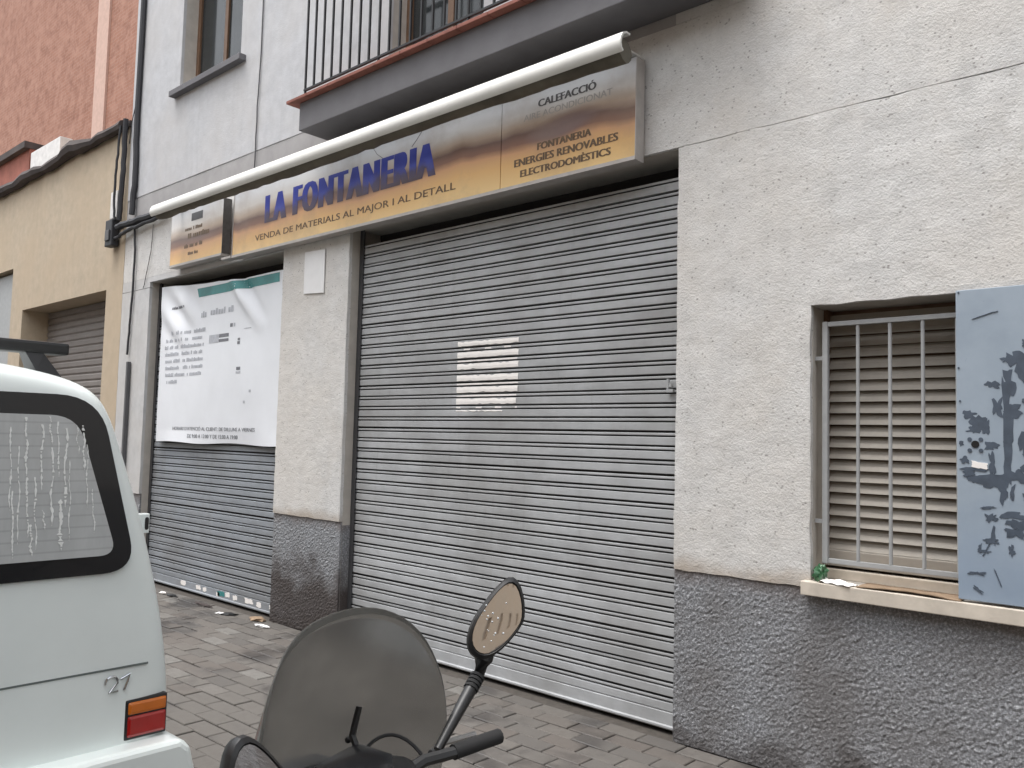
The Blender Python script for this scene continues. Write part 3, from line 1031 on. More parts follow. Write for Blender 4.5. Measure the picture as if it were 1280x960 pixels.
# ------------------------------------------------------------------ signboard, awning, notices
def build_sign():
    s = thing('shop_sign', 'long faded signboard in orange, brown and white above the shutters', 'sign', (-5.4, -0.05, 3.13))
    y0, y1 = -0.10, -0.02
    spans = [('panel', -8.11, -7.10, 3.185, 3.70), ('panel', -6.90, -3.612, 3.135, 3.70), ('panel', -3.606, -2.588, 3.135, 3.70)]
    ps = []
    for nme, a, c, z0, z1 in spans:
        p = box('panel', a, c, y0, y1, z0, z1, 'sign', s)
        ps.append(p)
        box('bottom_trim', a - 0.004, c + 0.004, y0 - 0.006, y1, z0 - 0.022, z0 - 0.0005, 'sign_edge', p)
    box('end_trim', -2.5875, -2.583, y0 - 0.003, y1, 3.113, 3.70, 'sign_edge', ps[2])
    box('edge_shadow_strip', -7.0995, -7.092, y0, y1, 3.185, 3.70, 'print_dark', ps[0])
    box('left_edge_trim', -6.906, -6.9005, y0 - 0.004, y1, 3.113, 3.70, 'sign_edge', ps[1])
    box('bracket', -7.09, -6.925, y0 - 0.002, y1, 3.118, 3.138, 'sign_edge', s)
    Y = y0 - 0.0012
    text_mesh('lettering', 'LA FONTANERIA', -6.385, -4.22, 3.345, 3.588, Y, 'letters', ps[1], bold=0.026, letters=True)
    text_mesh('lettering', 'VENDA DE MATERIALS AL MAJOR I AL DETALL', -6.525, -4.018, 3.194, 3.262, Y, 'print_brown', ps[1], bold=0.0018)
    text_mesh('lettering', 'FONTANERIA', -3.305, -2.89, 3.320, 3.364, Y, 'print_brown', ps[2], bold=0.0042)
    text_mesh('lettering', 'ENERGIES RENOVABLES', -3.492, -2.70, 3.249, 3.296, Y, 'print_brown', ps[2], bold=0.0042)
    text_mesh('lettering', 'ELECTRODOMÈSTICS', -3.44, -2.75, 3.177, 3.232, Y, 'print_brown', ps[2], bold=0.0042)
    text_mesh('lettering', 'CALEFACCIÓ', -3.305, -2.86, 3.590, 3.648, Y, 'print_dark', ps[2], bold=0.0042)
    text_mesh('lettering', 'AIRE ACONDICIONAT', -3.42, -2.745, 3.525, 3.565, Y, 'print_grey', ps[2], bold=0.0012)
    rnd = random.Random(4)
    yf = lambda x, z: Y
    blur_text('lettering', [(-7.82, -7.48, 3.49, 0.032), (-7.80, -7.28, 3.41, 0.05), (-7.82, -7.46, 3.32, 0.04), (-7.74, -7.53, 3.247, 0.03)], yf, 'print_brown', ps[0], rnd)
    plate('printed_block', [(-7.70, 3.575), (-7.48, 3.575), (-7.48, 3.65), (-7.70, 3.65)], Y, y0 - 0.0002, 'conduit', ps[0])
    # cracks in the top of the board
    for pth in ([(-4.93, 3.70), (-4.87, 3.63), (-4.80, 3.585)], [(-4.37, 3.695), (-4.43, 3.64), (-4.48, 3.60)]):
        tube('crack', [(x, y0 - 0.0003, z) for x, z in pth], 0.0022, 'print_dark', ps[1], 5)
    # ---- awning cassette
    a = thing('retracted_awning', 'white rolled up awning cassette running along the top of the signboard', 'awning', (-5.4, -0.17, 3.65))
    prof = [(-0.245, 3.675), (-0.262, 3.69), (-0.270, 3.72), (-0.264, 3.755), (-0.245, 3.785), (-0.215, 3.80), (-0.18, 3.80), (-0.18, 3.788), (-0.212, 3.788), (-0.238, 3.775), (-0.252, 3.752), (-0.258, 3.72), (-0.252, 3.697), (-0.238, 3.686)]
    prof = [(y - 0.11, 1.55 + (z - 1.55) * 0.97) for y, z in prof]
    prism_x('front_bar', prof, -8.0, -2.5, 'awning_white', a, True)
    bm = bmesh.new()
    pts, tp = [], []
    rnd = random.Random(8)
    n = 60
    for i in range(n + 1):
        x = -7.97 + (7.97 - 2.53) * i / n
        pts.append((x, -0.290 + rnd.uniform(-.003, .003), 3.648 + rnd.uniform(-.004, .004) - 0.006 * sin(x * 2)))
        tp.append(0.060 + rnd.uniform(-.003, .003))
    tube_bm(bm, pts, 0.06, 12, True, tp)
    from_bm('fabric_roll', bm, 'awning_roll', a, True)
    for x in (-7.9, -5.2, -2.62):
        box('bracket', x - 0.02, x + 0.02, -0.29, 0.003, 3.718, 3.728, 'awning_white', a)
    return s


def build_notices():
    # large tarpaulin poster hung in front of the left shutter
    x0, x1, z0, z1 = -8.58, -6.29, 1.44, 3.03
    def py(x, z):
        u, t = (x - x0) / (x1 - x0), (z - z0) / (z1 - z0)
        y = 0.068 + 0.012 * noise.noise(Vector((x * 1.6, 0, z * 1.2)))
        # slack folds radiating from a pin at the top
        dx, dz = x + 7.25, z - 3.05
        along = dx * 0.80 - dz * 0.60 if False else (dx * 0.72 - dz * 0.69)
        across = dx * 0.69 + dz * 0.72
        k = max(0, 1 - abs(along - 0.38) / 0.5)
        y -= 0.045 * k * math.exp(-(across / 0.055) ** 2)
        y += 0.032 * k * math.exp(-((across - 0.11) / 0.05) ** 2)
        k2 = max(0, 1 - math.hypot((x + 8.2) / 0.5, (z - 2.75) / 0.45))
        y += 0.024 * k2 * sin((x * 0.8 + z) * 16)
        y += 0.010 * max(0, t - 0.6) * sin(x * 9 + z * 4)
        y -= 0.012 * max(0, 0.08 - t) / 0.08 * sin(u * pi * 2.2)
        return y
    def edge(u, t):
        x = x0 + (x1 - x0) * u
        zt = 3.045 - 0.085 * u + 0.012 * sin(u * 9) - 0.02 * abs(sin(u * pi * 2))
        zb = 1.438 + 0.008 * sin(u * 12) + 0.006 * u
        return x + 0.025 * (t - 0.5) * -1 * (1 - u), zb + (zt - zb) * t
    nx, nz = 90, 64
    v, f = [], []
    for j in range(nz + 1):
        for i in range(nx + 1):
            x, z = edge(i / nx, j / nz)
            v.append((x, py(x, z), z))
    for j in range(nz):
        for i in range(nx):
            a = j * (nx + 1) + i
            f.append((a, a + 1, a + nx + 2, a + nx + 1))
    k = len(v)
    v += [(x, y + 0.0015, z) for x, y, z in v]
    f += [tuple(k + q for q in reversed(p)) for p in f]
    t = thing('poster', 'big white poster with teal band hung over the left roller shutter', 'poster', (-7.43, 0.06, 1.44))
    sheet = pydata('sheet', v, f, 'tarp', t, True)
    off = lambda x, z: py(x, z) - 0.0022
    # teal header
    v, f = [], []
    nn = 40
    for j in range(5):
        for i in range(nn + 1):
            u = i / nn
            x = -7.85 + (7.85 - 6.37) * u
            z = 2.868 + (0.088 * j / 4) * (1 - 0.06 * u) - 0.012 * u * 0
            x += 0.03 * (1 - j / 4) * (1 - u)
            v.append((x, off(x, z), z))
    for j in range(4):
        for i in range(nn):
            a = j * (nn + 1) + i
            f.append((a, a + 1, a + nn + 2, a + nn + 1))
    pydata('teal_band', v, f, 'teal', t)
    rnd = random.Random(9)
    blur_text('print', [(-8.36, -8.07, 2.79, 0.03)], off, 'ink_dark', t, rnd)
    blur_text('print', [(-7.75, -7.62, 2.66, 0.06), (-7.56, -7.11, 2.67, 0.06)], off, 'ink', t, rnd)
    rows = [(-8.34, -8.28, 2.525), (-8.24, -7.95, 2.522), (-7.89, -7.65, 2.52)]
    rr = [(a, b, z, 0.04) for a, b, z in rows]
    for k, (a, b) in enumerate(((-8.46, -7.70), (-8.47, -7.66), (-8.46, -7.67), (-8.45, -7.66), (-8.44, -7.66), (-8.43, -7.66), (-8.42, -8.17))):
        z = 2.452 - 0.0705 * k
        m = a + (b - a) * rnd.uniform(0.4, 0.6)
        rr += [(a, m - 0.03, z, 0.036), (m + 0.02, b, z, 0.036)] if k < 6 else [(a, b, z, 0.036)]
    blur_text('print', rr, off, 'ink', t, rnd)
    text_mesh('print', "HORARI D'ATENCIÓ AL CLIENT: DE DILLUNS A VIERNES", -8.21, -6.67, 1.560, 1.602, 0.036, 'ink_dark', t, bold=0.0009, yf=off)
    text_mesh('print', 'DE 9:00 A 13:00 Y DE 15:00 A 19:00', -7.90, -6.97, 1.488, 1.524, 0.036, 'ink_dark', t, bold=0.0009, yf=off)
    def quad(xa, xb, za, zb, m):
        pydata('print', [(xa, off(xa, za), za), (xb, off(xb, za), za), (xb, off(xb, zb), zb), (xa, off(xa, zb), zb)], [(0, 1, 2, 3)], m, t)
    quad(-7.56, -7.375, 2.395, 2.474, 'ink')
    quad(-7.37, -7.19, 2.440, 2.474, 'ink_dark')
    quad(-7.37, -7.19, 2.398, 2.425, 'ink_dark')
    quad(-7.178, -7.13, 2.528, 2.562, 'ink_dark')
    quad(-7.115, -7.085, 2.528, 2.562, 'ink')
    quad(-7.03, -6.985, 2.358, 2.385, 'ink_dark')
    quad(-7.025, -6.985, 2.392, 2.415, 'ink_dark')
    quad(-7.02, -6.95, 2.120, 2.148, 'ink_dark')
    quad(-7.025, -6.945, 2.088, 2.108, 'ink')
    quad(-6.79, -6.755, 1.912, 1.935, 'ink')
    quad(-6.885, -6.855, 1.815, 1.838, 'ink')
    quad(-6.93, -6.80, 2.494, 2.500, 'ink')
    # torn notice pasted over seven slats of the wide shutter
    t = thing('torn_notice', 'torn white paper pasted over the slats of the wide shutter', 'paper notice', (-3.89, 0.11, 1.7))
    P, zb = 0.0795, 0.105
    rnd = random.Random(14)
    xL, xR = -4.172, -3.606
    k0 = int((1.70 - zb) / P)
    for k in range(k0, k0 + 7):
        zb_k = zb + k * P
        for (za, zc, y, chance) in ((0.005, 0.046, 0.1115, 1.0), (0.058, 0.0695, 0.1135, 0.85)):
            a, c = zb_k + za, zb_k + zc
            if k == k0:
                if za > 0.05:
                    pass
                else:
                    a = c - 0.012
            if k == k0 + 6:
                if za > 0.05:
                    continue
                c = min(c, 2.212)
                if c - a < 0.008:
                    continue
            if rnd.random() > chance:
                continue
            xr = xR - (0.13 if k == k0 and za < 0.05 else rnd.choice((0, 0.004, 0.012)))
            n = 22
            v, f = [], []
            for i in range(n + 1):
                x = xL + rnd.uniform(-.001, .001) + (xr - xL) * i / n
                j0 = rnd.uniform(0, 0.005) * (1.6 if rnd.random() < .25 else .6)
                j1 = rnd.uniform(0, 0.005) * (1.6 if rnd.random() < .25 else .6)
                if za > 0.05:
                    j0 *= 0.3
                    j1 *= 0.3
                bow = 0.0022 * sin(pi * i / n * 3 + k)
                for q in (0, 1, 2):
                    z = (a + j0) + (c - j1 - a - j0) * q / 2
                    v.append((x, y - (0.0015 if q == 1 and za < .05 else 0) - (0.0015 if abs(bow) > .002 else 0), z))
            for i in range(n):
                for q in (0, 1):
                    s = i * 3 + q
                    f.append((s, s + 3, s + 4, s + 1))
            nv = len(v)
            v += [(x, yy + 0.0006, z) for x, yy, z in v]
            f += [tuple(nv + q for q in reversed(p)) for p in f]
            pydata('paper_strip', v, f, 'paper', t)
    # small paper on the pier
    o = plate('notice_sheet', [(-5.885, 2.700), (-5.605, 2.683), (-5.607, 3.034), (-5.887, 3.046)], -0.012, -0.006, 'paper_old')
    tag(o, 'small blank white sheet stuck high on the pillar between the two shutters', 'paper notice')
    # things left on the window sill
    bm = bmesh.new()
    rnd = random.Random(6)
    bmesh.ops.create_icosphere(bm, subdivisions=3, radius=0.034)
    for q in bm.verts:
        d = noise.noise(q.co * 55) * 0.55 + noise.noise(q.co * 150 + Vector((3, 1, 2))) * 0.35
        q.co *= 1 + d
        q.co.z *= 1.15
        q.co.x *= 0.85
    for q in bm.verts:
        q.co += Vector((-1.588, 0.012, 0.9645))
    o = from_bm('crumpled_wrapper', bm, 'green', None)
    tag(o, 'crumpled green wrapper in the left corner of the window sill', 'wrapper')
    v, f = [], []
    n = 12
    for j in range(n + 1):
        for i in range(n + 1):
            u, t_ = i / n, j / n
            x = -1.585 + 0.15 * u + 0.02 * t_
            y = -0.035 + 0.075 * t_ - 0.02 * u
            z = 0.9275 + abs(noise.noise(Vector((u * 3.2, t_ * 3.2, 1)))) * 0.035 * (1.25 - u)
            v.append((x, y, z))
    for j in range(n):
        for i in range(n):
            a = j * (n + 1) + i
            f.append((a, a + 1, a + n + 2, a + n + 1))
    k = len(v)
    v += [(x, y, z - 0.0008) for x, y, z in v]
    f += [tuple(k + q for q in reversed(p)) for p in f]
    o = pydata('crumpled_paper', v, f, 'paper')
    tag(o, 'crumpled white paper scrap lying on the sill beside the green wrapper', 'paper scrap')
    v, f = [], []
    n = 20
    for i in range(n + 1):
        u = i / n
        for t_ in (0, 0.5, 1):
            x = -1.41 + 0.43 * u + 0.006 * noise.noise(Vector((t_ * 9, u * 4, 0)))
            y = -0.034 + 0.014 * noise.noise(Vector((u * 3, 2, 0))) * (1 - t_) + (0.15) * t_
            z = 0.930 + 0.010 * sin(u * pi) * (1 - t_) + 0.003 * noise.noise(Vector((u * 6, t_ * 3, 5)))
            v.append((x, y, z))
    for i in range(n):
        for q in (0, 1):
            a = i * 3 + q
            f.append((a, a + 3, a + 4, a + 1))
    k = len(v)
    v += [(x, y, z - 0.004) for x, y, z in v]
    f += [tuple(k + q for q in reversed(p)) for p in f]
    m = k
    for i in range(n):
        f.append((i * 3 + 3, i * 3, k + i * 3, k + i * 3 + 3))
    o = pydata('cardboard_sheet', v, f, 'card')
    tag(o, 'flat piece of brown cardboard lying on the window sill', 'cardboard')


def build_litter():
    def crumb(name, label, cat, x, y, sx, sy, sz, mat, seed, rz=0.0):
        bm = bmesh.new()
        bmesh.ops.create_icosphere(bm, subdivisions=2, radius=1.0)
        for q in bm.verts:
            q.co *= 1 + noise.noise(q.co * 1.7 + Vector((seed, 0, 0))) * 0.55
            X, Y_ = q.co.x * sx, q.co.y * sy
            q.co = Vector((x + X * cos(rz) - Y_ * sin(rz), y + X * sin(rz) + Y_ * cos(rz), max(0.0, sz * 0.8 + q.co.z * sz)))
        tag(from_bm(name, bm, mat, None), label, cat)
    crumb('scrap', 'black scrap of litter lying below the left end of the poster shutter', 'scrap', -7.72, -0.10, 0.09, 0.02, 0.012, 'black', 1, 0.1)
    crumb('scrap', 'small white scrap beside the black litter by the left shutter', 'scrap', -7.88, -0.11, 0.035, 0.02, 0.014, 'paper', 2, 0.5)
    crumb('scrap', 'long dark strip of litter along the middle of the left shutter', 'scrap', -7.15, -0.09, 0.17, 0.022, 0.012, 'coping', 3, 0.02)
    crumb('scrap', 'dark flat scrap with white edge near the pillar foot', 'scrap', -6.62, -0.13, 0.07, 0.03, 0.012, 'black', 4, 0.6)
    crumb('scrap', 'grey stub of litter leaning against the dark scrap', 'scrap', -6.70, -0.16, 0.045, 0.012, 0.010, 'paper_old', 5, 0.5)
    crumb('dry_leaves', 'brown heap of dry leaves at the left foot of the pillar', 'leaves', -6.28, -0.06, 0.09, 0.04, 0.018, 'card', 6, 0.2)
    crumb('scrap', 'pale scrap in front of the pillar foot', 'scrap', -6.05, -0.16, 0.07, 0.02, 0.012, 'paper_old', 7, 0.3)


# ------------------------------------------------------------------ neighbours to the left and across the street
def build_neighbours():
    y = thing('yellow_building', 'low ochre rendered building with dark roof edge and recessed garage opening', 'building', (-14, 0, 0))
    G = (-12.61, -9.86, 0.0, 3.14)
    Dr = (-14.3, -13.08, 0.0, 3.77)
    xs = [-24, Dr[0], Dr[1], G[0], G[1], -9.425]
    bm = bmesh.new()
    def cell(a, c, z0, z1):
        bbox(bm, a, c, 0.0, 0.42, z0, z1)
    cell(-24, Dr[0], 0, 4.95)
    cell(Dr[0], Dr[1], Dr[3], 4.95)
    cell(Dr[1], G[0], 0, 4.95)
    cell(G[0], G[1], G[3], 4.95)
    cell(G[1], -9.425, 0, 4.95)
    from_bm('wall', bm, 'yellow', y)
    box('rear_block', -23.9, -9.43, 0.43, 3.6, 0, 4.9, 'yellow', y)
    # garage shutter, ribs too fine to pick apart
    v, f = [], []
    z = 0.0
    k = 0
    while z < 3.13:
        for zz, yy in ((0, 0.345), (0.02, 0.33), (0.07, 0.328), (0.085, 0.345)):
            if z + zz < 3.14:
                v += [(G[0] + 0.01, yy, z + zz), (G[1] - 0.01, yy, z + zz)]
        z += 0.09
    for i in range(len(v) // 2 - 1):
        f.append((2 * i, 2 * i + 1, 2 * i + 3, 2 * i + 2))
    o = pydata('garage_shutter', v, f, 'shutter_far', y)
    dr = box('metal_door', Dr[0] + 0.05, Dr[1] - 0.06, 0.09, 0.13, 0, Dr[3] - 0.03, 'grille', y)
    box('door_frame', Dr[1] - 0.0598, Dr[1] - 0.001, 0.05, 0.13, 0, Dr[3] - 0.002, 'wood', dr)
    # ragged dark coping with cable bundle along the top
    rnd = random.Random(17)
    n = 70
    pts, tp = [], []
    for i in range(n + 1):
        x = -24 + (24 - 9.5) * i / n
        lump = 0.05 * max(0, 1 - abs(x + 10.9) / 0.45)
        pts.append((x, -0.05 + rnd.uniform(-.012, .012), 4.965 + rnd.uniform(-.02, .02) + lump * 1.2))
        tp.append(0.062 + rnd.uniform(-.012, .016) + lump)
    bm = bmesh.new()
    tube_bm(bm, pts, 0.06, 8, True, tp)
    from_bm('gutter', bm, 'coping', y, True)
    box('coping', -24, -9.43, -0.02, 0.5, 4.952, 5.02, 'coping', y)
    # brick building behind
    b = thing('brick_building', 'tall orange brick building rising behind the ochre one', 'building', (-17, 5, 0))
    box('wall', -34, -9.0, 3.75, 9.0, 0, 19, 'brick', b)
    box('column', -20.58, -19.92, 3.70, 3.749, 0, 19, 'pinkcol', b)
    r = thing('roof_shed', 'dark red brick shed standing on the ochre building roof', 'shed', (-17.5, 1.5, 4.9))
    box('wall', -24.5, -16.62, 1.2, 3.3, 4.902, 6.60, 'redbrick', r)
    box('roof', -24.6, -16.60, 1.1, 3.4, 6.602, 6.72, 'coping', r)
    o = box('white_parapet', -16.55, -15.15, 1.2, 1.4, 4.902, 6.50, 'whitebit', None, 0.01)
    tag(o, 'short white parapet between red shed and orange brick wall', 'parapet')
    # across the street (seen in the scooter mirror)
    p = thing('facing_building', 'plain beige street front reflected in the scooter mirror', 'building', (0, -10.5, 0))
    wins = [(x, x + 1.1, z, z + 1.5) for z in (1.0, 4.3) for x in (-13.5, -9.5, -5.5, -1.5, 2.5, 6.5, 10.5, 14.5, 18.5, 22.5, 26.5, 30.5, 34.5, 38.5)]
    xs = sorted(set([-18, 42] + [w_[0] for w_ in wins] + [w_[1] for w_ in wins]))
    zs = sorted(set([-0.12, 8.2] + [w_[2] for w_ in wins] + [w_[3] for w_ in wins]))
    bm = bmesh.new()
    for i in range(len(xs) - 1):
        for j in range(len(zs) - 1):
            cx, cz = (xs[i] + xs[i + 1]) / 2, (zs[j] + zs[j + 1]) / 2
            if any(a < cx < c and d < cz < e for a, c, d, e in wins):
                continue
            bbox(bm, xs[i], xs[i + 1], -10.8, -10.5, zs[j], zs[j + 1])
    bmesh.ops.remove_doubles(bm, verts=bm.verts, dist=1e-4)
    from_bm('wall', bm, 'opp', p)
    box('rear_block', -18, 42, -17, -10.82, -0.12, 8.18, 'opp', p)
    me = None
    for a, c, d, e in wins:
        box('louvre_shutter', a + 0.001, c - 0.001, -10.75, -10.65, d + 0.001, e - 0.001, 'louvre', p)


# ------------------------------------------------------------------ cables
def build_cables():
    def cab(label, pts, r, name='cable', m='cable', wob=0.008, sub=5):
        out = []
        rnd = random.Random(len(label))
        for a, c in zip(pts, pts[1:]):
            a, c = Vector(a), Vector(c)
            for k in range(sub):
                q = a.lerp(c, k / sub)
                if out:
                    q += Vector((rnd.uniform(-wob, wob), rnd.uniform(-wob, wob) * 0.3, rnd.uniform(-wob, wob)))
                out.append(q)
        out.append(Vector(pts[-1]))
        o = tube(name, out, r, m, None, 8)
        tag(o, label, 'cable')
        return o
    cab('thick black cable dropping down the pale wall beside the orange brick', [(-9.22, -0.03, 9.5), (-9.22, -0.03, 5.0), (-9.19, -0.03, 4.3), (-9.20, -0.04, 3.9)], 0.032)
    cab('black cable running down the joint between ochre and pale walls', [(-9.44, -0.06, 5.02), (-9.46, -0.05, 4.6), (-9.48, -0.05, 4.2), (-9.50, -0.05, 3.88)], 0.030)
    cab('thin black cable looping down the joint beside the thicker one', [(-9.50, -0.09, 4.95), (-9.52, -0.1, 4.55), (-9.545, -0.1, 4.15), (-9.52, -0.09, 3.88)], 0.014)
    cab('black cable bundle running from the wall box to under the awning', [(-9.50, -0.06, 3.80), (-9.2, -0.06, 3.80), (-8.9, -0.06, 3.80), (-8.5, -0.06, 3.80), (-8.2, -0.08, 3.79), (-7.8, -0.10, 3.765)], 0.038)
    cab('second black cable drooping below the bundle near the wall box', [(-9.60, -0.06, 3.66), (-9.4, -0.065, 3.70), (-9.2, -0.06, 3.73), (-8.9, -0.06, 3.735), (-8.6, -0.06, 3.75), (-8.3, -0.05, 3.76)], 0.020)
    cab('thin dark cable hanging down the white pier left of the poster', [(-9.15, -0.022, 3.75), (-9.11, -0.02, 3.45), (-9.12, -0.02, 3.0), (-9.15, -0.02, 2.6), (-9.17, -0.02, 2.36)], 0.012, wob=0.004)
    cab('hairline grey wire hanging on the white pier beside the sign', [(-8.72, -0.012, 3.72), (-8.74, -0.012, 3.45), (-8.85, -0.012, 3.12), (-8.88, -0.012, 3.05)], 0.004, m='conduit', wob=0.004)
    cab('thin grey wire down the pale upper wall left of the balcony', [(-6.72, -0.012, 9.0), (-6.72, -0.012, 5.0), (-6.74, -0.012, 4.5), (-6.74, -0.012, 3.8)], 0.006, m='conduit', wob=0.004)
    cab('fine wire slanting across the top corner of the pale wall', [(-9.25, -0.012, 5.4), (-9.40, -0.012, 4.95), (-9.43, -0.012, 4.75)], 0.005, wob=0.006)
    o = box('conduit', -9.125, -9.085, -0.045, -0.006, 0.9, 2.28, 'conduit', None, 0.006)
    tag(o, 'dark grey conduit fixed upright on the white pier below the cable', 'conduit')
    t = thing('cable_box', 'black torn junction box where the cables meet the ochre wall', 'junction box', (-9.66, -0.06, 3.7))
    box('case', -9.74, -9.56, -0.10, -0.012, 3.60, 3.90, 'cable', t, 0.012)
    box('cover', -9.70, -9.60, -0.118, -0.1005, 3.66, 3.78, 'conduit', t, 0.006)
    o = box('meter_box', -9.76, -9.58, -0.05, -0.008, 3.93, 4.24, 'whitebit', None, 0.008)
    tag(o, 'pale ochre meter box on the wall just above the black junction box', 'meter box')


# ------------------------------------------------------------------ van
def build_van():
    XR, YC = -2.80, -3.358
    van = thing('parked_van', 'pale white van with black roof bar seen from its rear', 'van', (-4.8, YC, -0.13))
    half = [(0.0, 1.762), (0.18, 1.760), (0.32, 1.748), (0.44, 1.728), (0.52, 1.705), (0.575, 1.675), (0.612, 1.628), (0.645, 1.555), (0.705, 1.385),
            (0.762, 1.215), (0.820, 1.0), (0.860, 0.80), (0.878, 0.62), (0.878, 0.45), (0.86, 0.30), (0.70, 0.16), (0.0, 0.14)]
    full = [(-y, z) for y, z in half[-2:0:-1]] + half[:]
    # full runs left-bottom -> top -> right -> bottom centre
    CZ = 1.0
    def ring(x, s, dz=0.0, top=None):
        out = []
        for y, z in full:
            zz = CZ + (z - CZ) * (1 - (1 - s) * 0.8)
            if top is not None and zz > top:
                zz = top + (zz - top) * 0.06
            out.append((x, YC + y * s, zz + dz))
        return out
    secs = [ring(XR - 0.0, 0.5), ring(XR - 0.001, 0.80), ring(XR - 0.006, 0.90), ring(XR - 0.018, 0.950), ring(XR - 0.045, 0.978), ring(XR - 0.09, 0.993), ring(XR - 0.17, 1.0),
            ring(-4.2, 1.0), ring(-5.3, 1.0), ring(-5.75, 0.985), ring(-6.2, 0.97, 0, 1.30), ring(-6.45, 0.965, 0, 1.05), ring(-6.95, 0.93, 0, 0.92), ring(-7.05, 0.86, 0, 0.82)]
    n = len(full)
    v = [p for r_ in secs for p in r_]
    f = []
    for i in range(len(secs) - 1):
        for k in range(n):
            f.append((i * n + k, (i + 1) * n + k, (i + 1) * n + (k + 1) % n, i * n + (k + 1) % n))
    f.append(tuple(range(n))[::-1])
    f.append(tuple((len(secs) - 1) * n + k for k in range(n)))
    body = pydata('body', v, f, 'vanwhite', van, False)
    bm = bmesh.new()
    bm.from_mesh(body.data)
    bmesh.ops.recalc_face_normals(bm, faces=bm.faces)
    bm.to_mesh(body.data)
    bm.free()
    body.data.polygons.foreach_set('use_smooth', [True] * len(body.data.polygons))
    sub = body.modifiers.new('smooth', 'SUBSURF')
    sub.levels = sub.render_levels = 2
    # rear window: black border sheet, glass on it
    def yz_plate(name, outline, xa, xb, mat, parent):
        b_ = bmesh.new()
        a = [b_.verts.new((xa, y, z)) for y, z in outline]
        c = [b_.verts.new((xb, y, z)) for y, z in outline]
        m = len(outline)
        for i in range(m):
            b_.faces.new((a[i], a[(i + 1) % m], c[(i + 1) % m], c[i]))
        b_.faces.new(a)
        b_.faces.new(c[::-1])
        return from_bm(name, b_, mat, parent)
    R_ = [(YC + 0.542, 1.652), (YC + 0.695, 1.115), (YC + 0.672, 1.090), (YC - 0.672, 1.090), (YC - 0.695, 1.115), (YC - 0.542, 1.652)]
    outer = rounded([(YC + 0.555, 1.655), (YC + 0.702, 1.088), (YC - 0.702, 1.088), (YC - 0.555, 1.655)], [0.13, 0.11, 0.11, 0.13], 8)
    inner = rounded([(YC + 0.488, 1.590), (YC + 0.632, 1.146), (YC - 0.632, 1.146), (YC - 0.488, 1.590)], [0.08, 0.055, 0.055, 0.08], 7)
    tg = yz_plate('rear_window', outer, XR + 0.010, XR - 0.06, 'frit', van)
    gl = yz_plate('glass', inner, XR + 0.0135, XR + 0.0105, 'vanglass', tg)
    # dried white drips on the glass
    rnd = random.Random(31)
    for (yy, za, zb, ww) in ((0.338, 1.585, 1.40, 0.006), (0.352, 1.40, 1.22, 0.005), (0.366, 1.26, 1.16, 0.004), (0.43, 1.57, 1.40, 0.005), (0.455, 1.55, 1.30, 0.0065), (0.405, 1.585, 1.50, 0.004),
                             (0.418, 1.49, 1.25, 0.004), (0.448, 1.33, 1.17, 0.0075), (0.505, 1.56, 1.42, 0.004), (0.40, 1.30, 1.24, 0.003), (0.485, 1.56, 1.47, 0.003), (0.30, 1.55, 1.30, 0.004), (0.20, 1.57, 1.25, 0.005),
                             (0.325, 1.50, 1.20, 0.004), (0.385, 1.56, 1.36, 0.005), (0.375, 1.40, 1.18, 0.004), (0.47, 1.45, 1.20, 0.003), (0.52, 1.50, 1.30, 0.003), (0.545, 1.36, 1.22, 0.003), (0.315, 1.36, 1.16, 0.005),
                             (0.05, 1.56, 1.30, 0.005), (-0.15, 1.57, 1.28, 0.005), (-0.33, 1.55, 1.34, 0.004)):
        b_ = bmesh.new()
        m = 44
        pv = None
        ph = rnd.uniform(0, 9)
        for i in range(m + 1):
            t = i / m
            z = za + (zb - za) * t
            y = YC + yy + 0.007 * noise.noise(Vector((ph, t * 3, 0))) + 0.002 * noise.noise(Vector((ph, t * 18, 5))) + 0.012 * t
            hw = ww * 0.75 * (0.25 + 0.9 * abs(noise.noise(Vector((ph + 4, t * 14, 2)))) * 2) * (1 if t < 0.94 else 0.3)
            cur = (b_.verts.new((XR + 0.0150, y - hw, z)), b_.verts.new((XR + 0.0150, y + hw, z)))
            if pv and rnd.random() > 0.12:
                b_.faces.new((pv[0], pv[1], cur[1], cur[0]))
            pv = cur
        o = from_bm('drip', b_, 'dropping', tg)
        so = o.modifiers.new('thick', 'SOLIDIFY')
        so.thickness = 0.001
        so.offset = 0
    # panel gap below the window, badge
    z = 0.778
    b_ = bmesh.new()
    bbox(b_, XR - 0.003, XR + 0.0012, YC - 0.70, YC + 0.76, z - 0.003, z + 0.003)
    from_bm('tailgate_gap', b_, 'seam', van)
    yb = YC + 0.655
    arc = [(XR + 0.0015, yb - 0.012 + 0.020 * cos(a), 0.735 + 0.020 * sin(a)) for a in [pi * (1.05 - k / 7 * 1.1) for k in range(8)]] + [(XR + 0.0015, yb - 0.018, 0.705), (XR + 0.0015, yb + 0.01, 0.705)]
    tube('badge', arc, 0.0035, 'chrome', van, 6)
    tube('badge', [(XR + 0.0015, yb + 0.016, 0.742), (XR + 0.0015, yb + 0.046, 0.754), (XR + 0.0015, yb + 0.040, 0.73), (XR + 0.0015, yb + 0.03, 0.705)], 0.0035, 'chrome', van, 6)
    # hinge lug on the right flank
    h = box('hinge', -2.935, -2.90, YC + 0.745, YC + 0.787, 1.195, 1.262, 'vanwhite', van, 0.004)
    yz_plate('hinge_pin', rounded([(YC + 0.770, 1.25), (YC + 0.783, 1.25), (YC + 0.783, 1.207), (YC + 0.770, 1.207)], 0.008, 4), -2.898, -2.901, 'black', h)
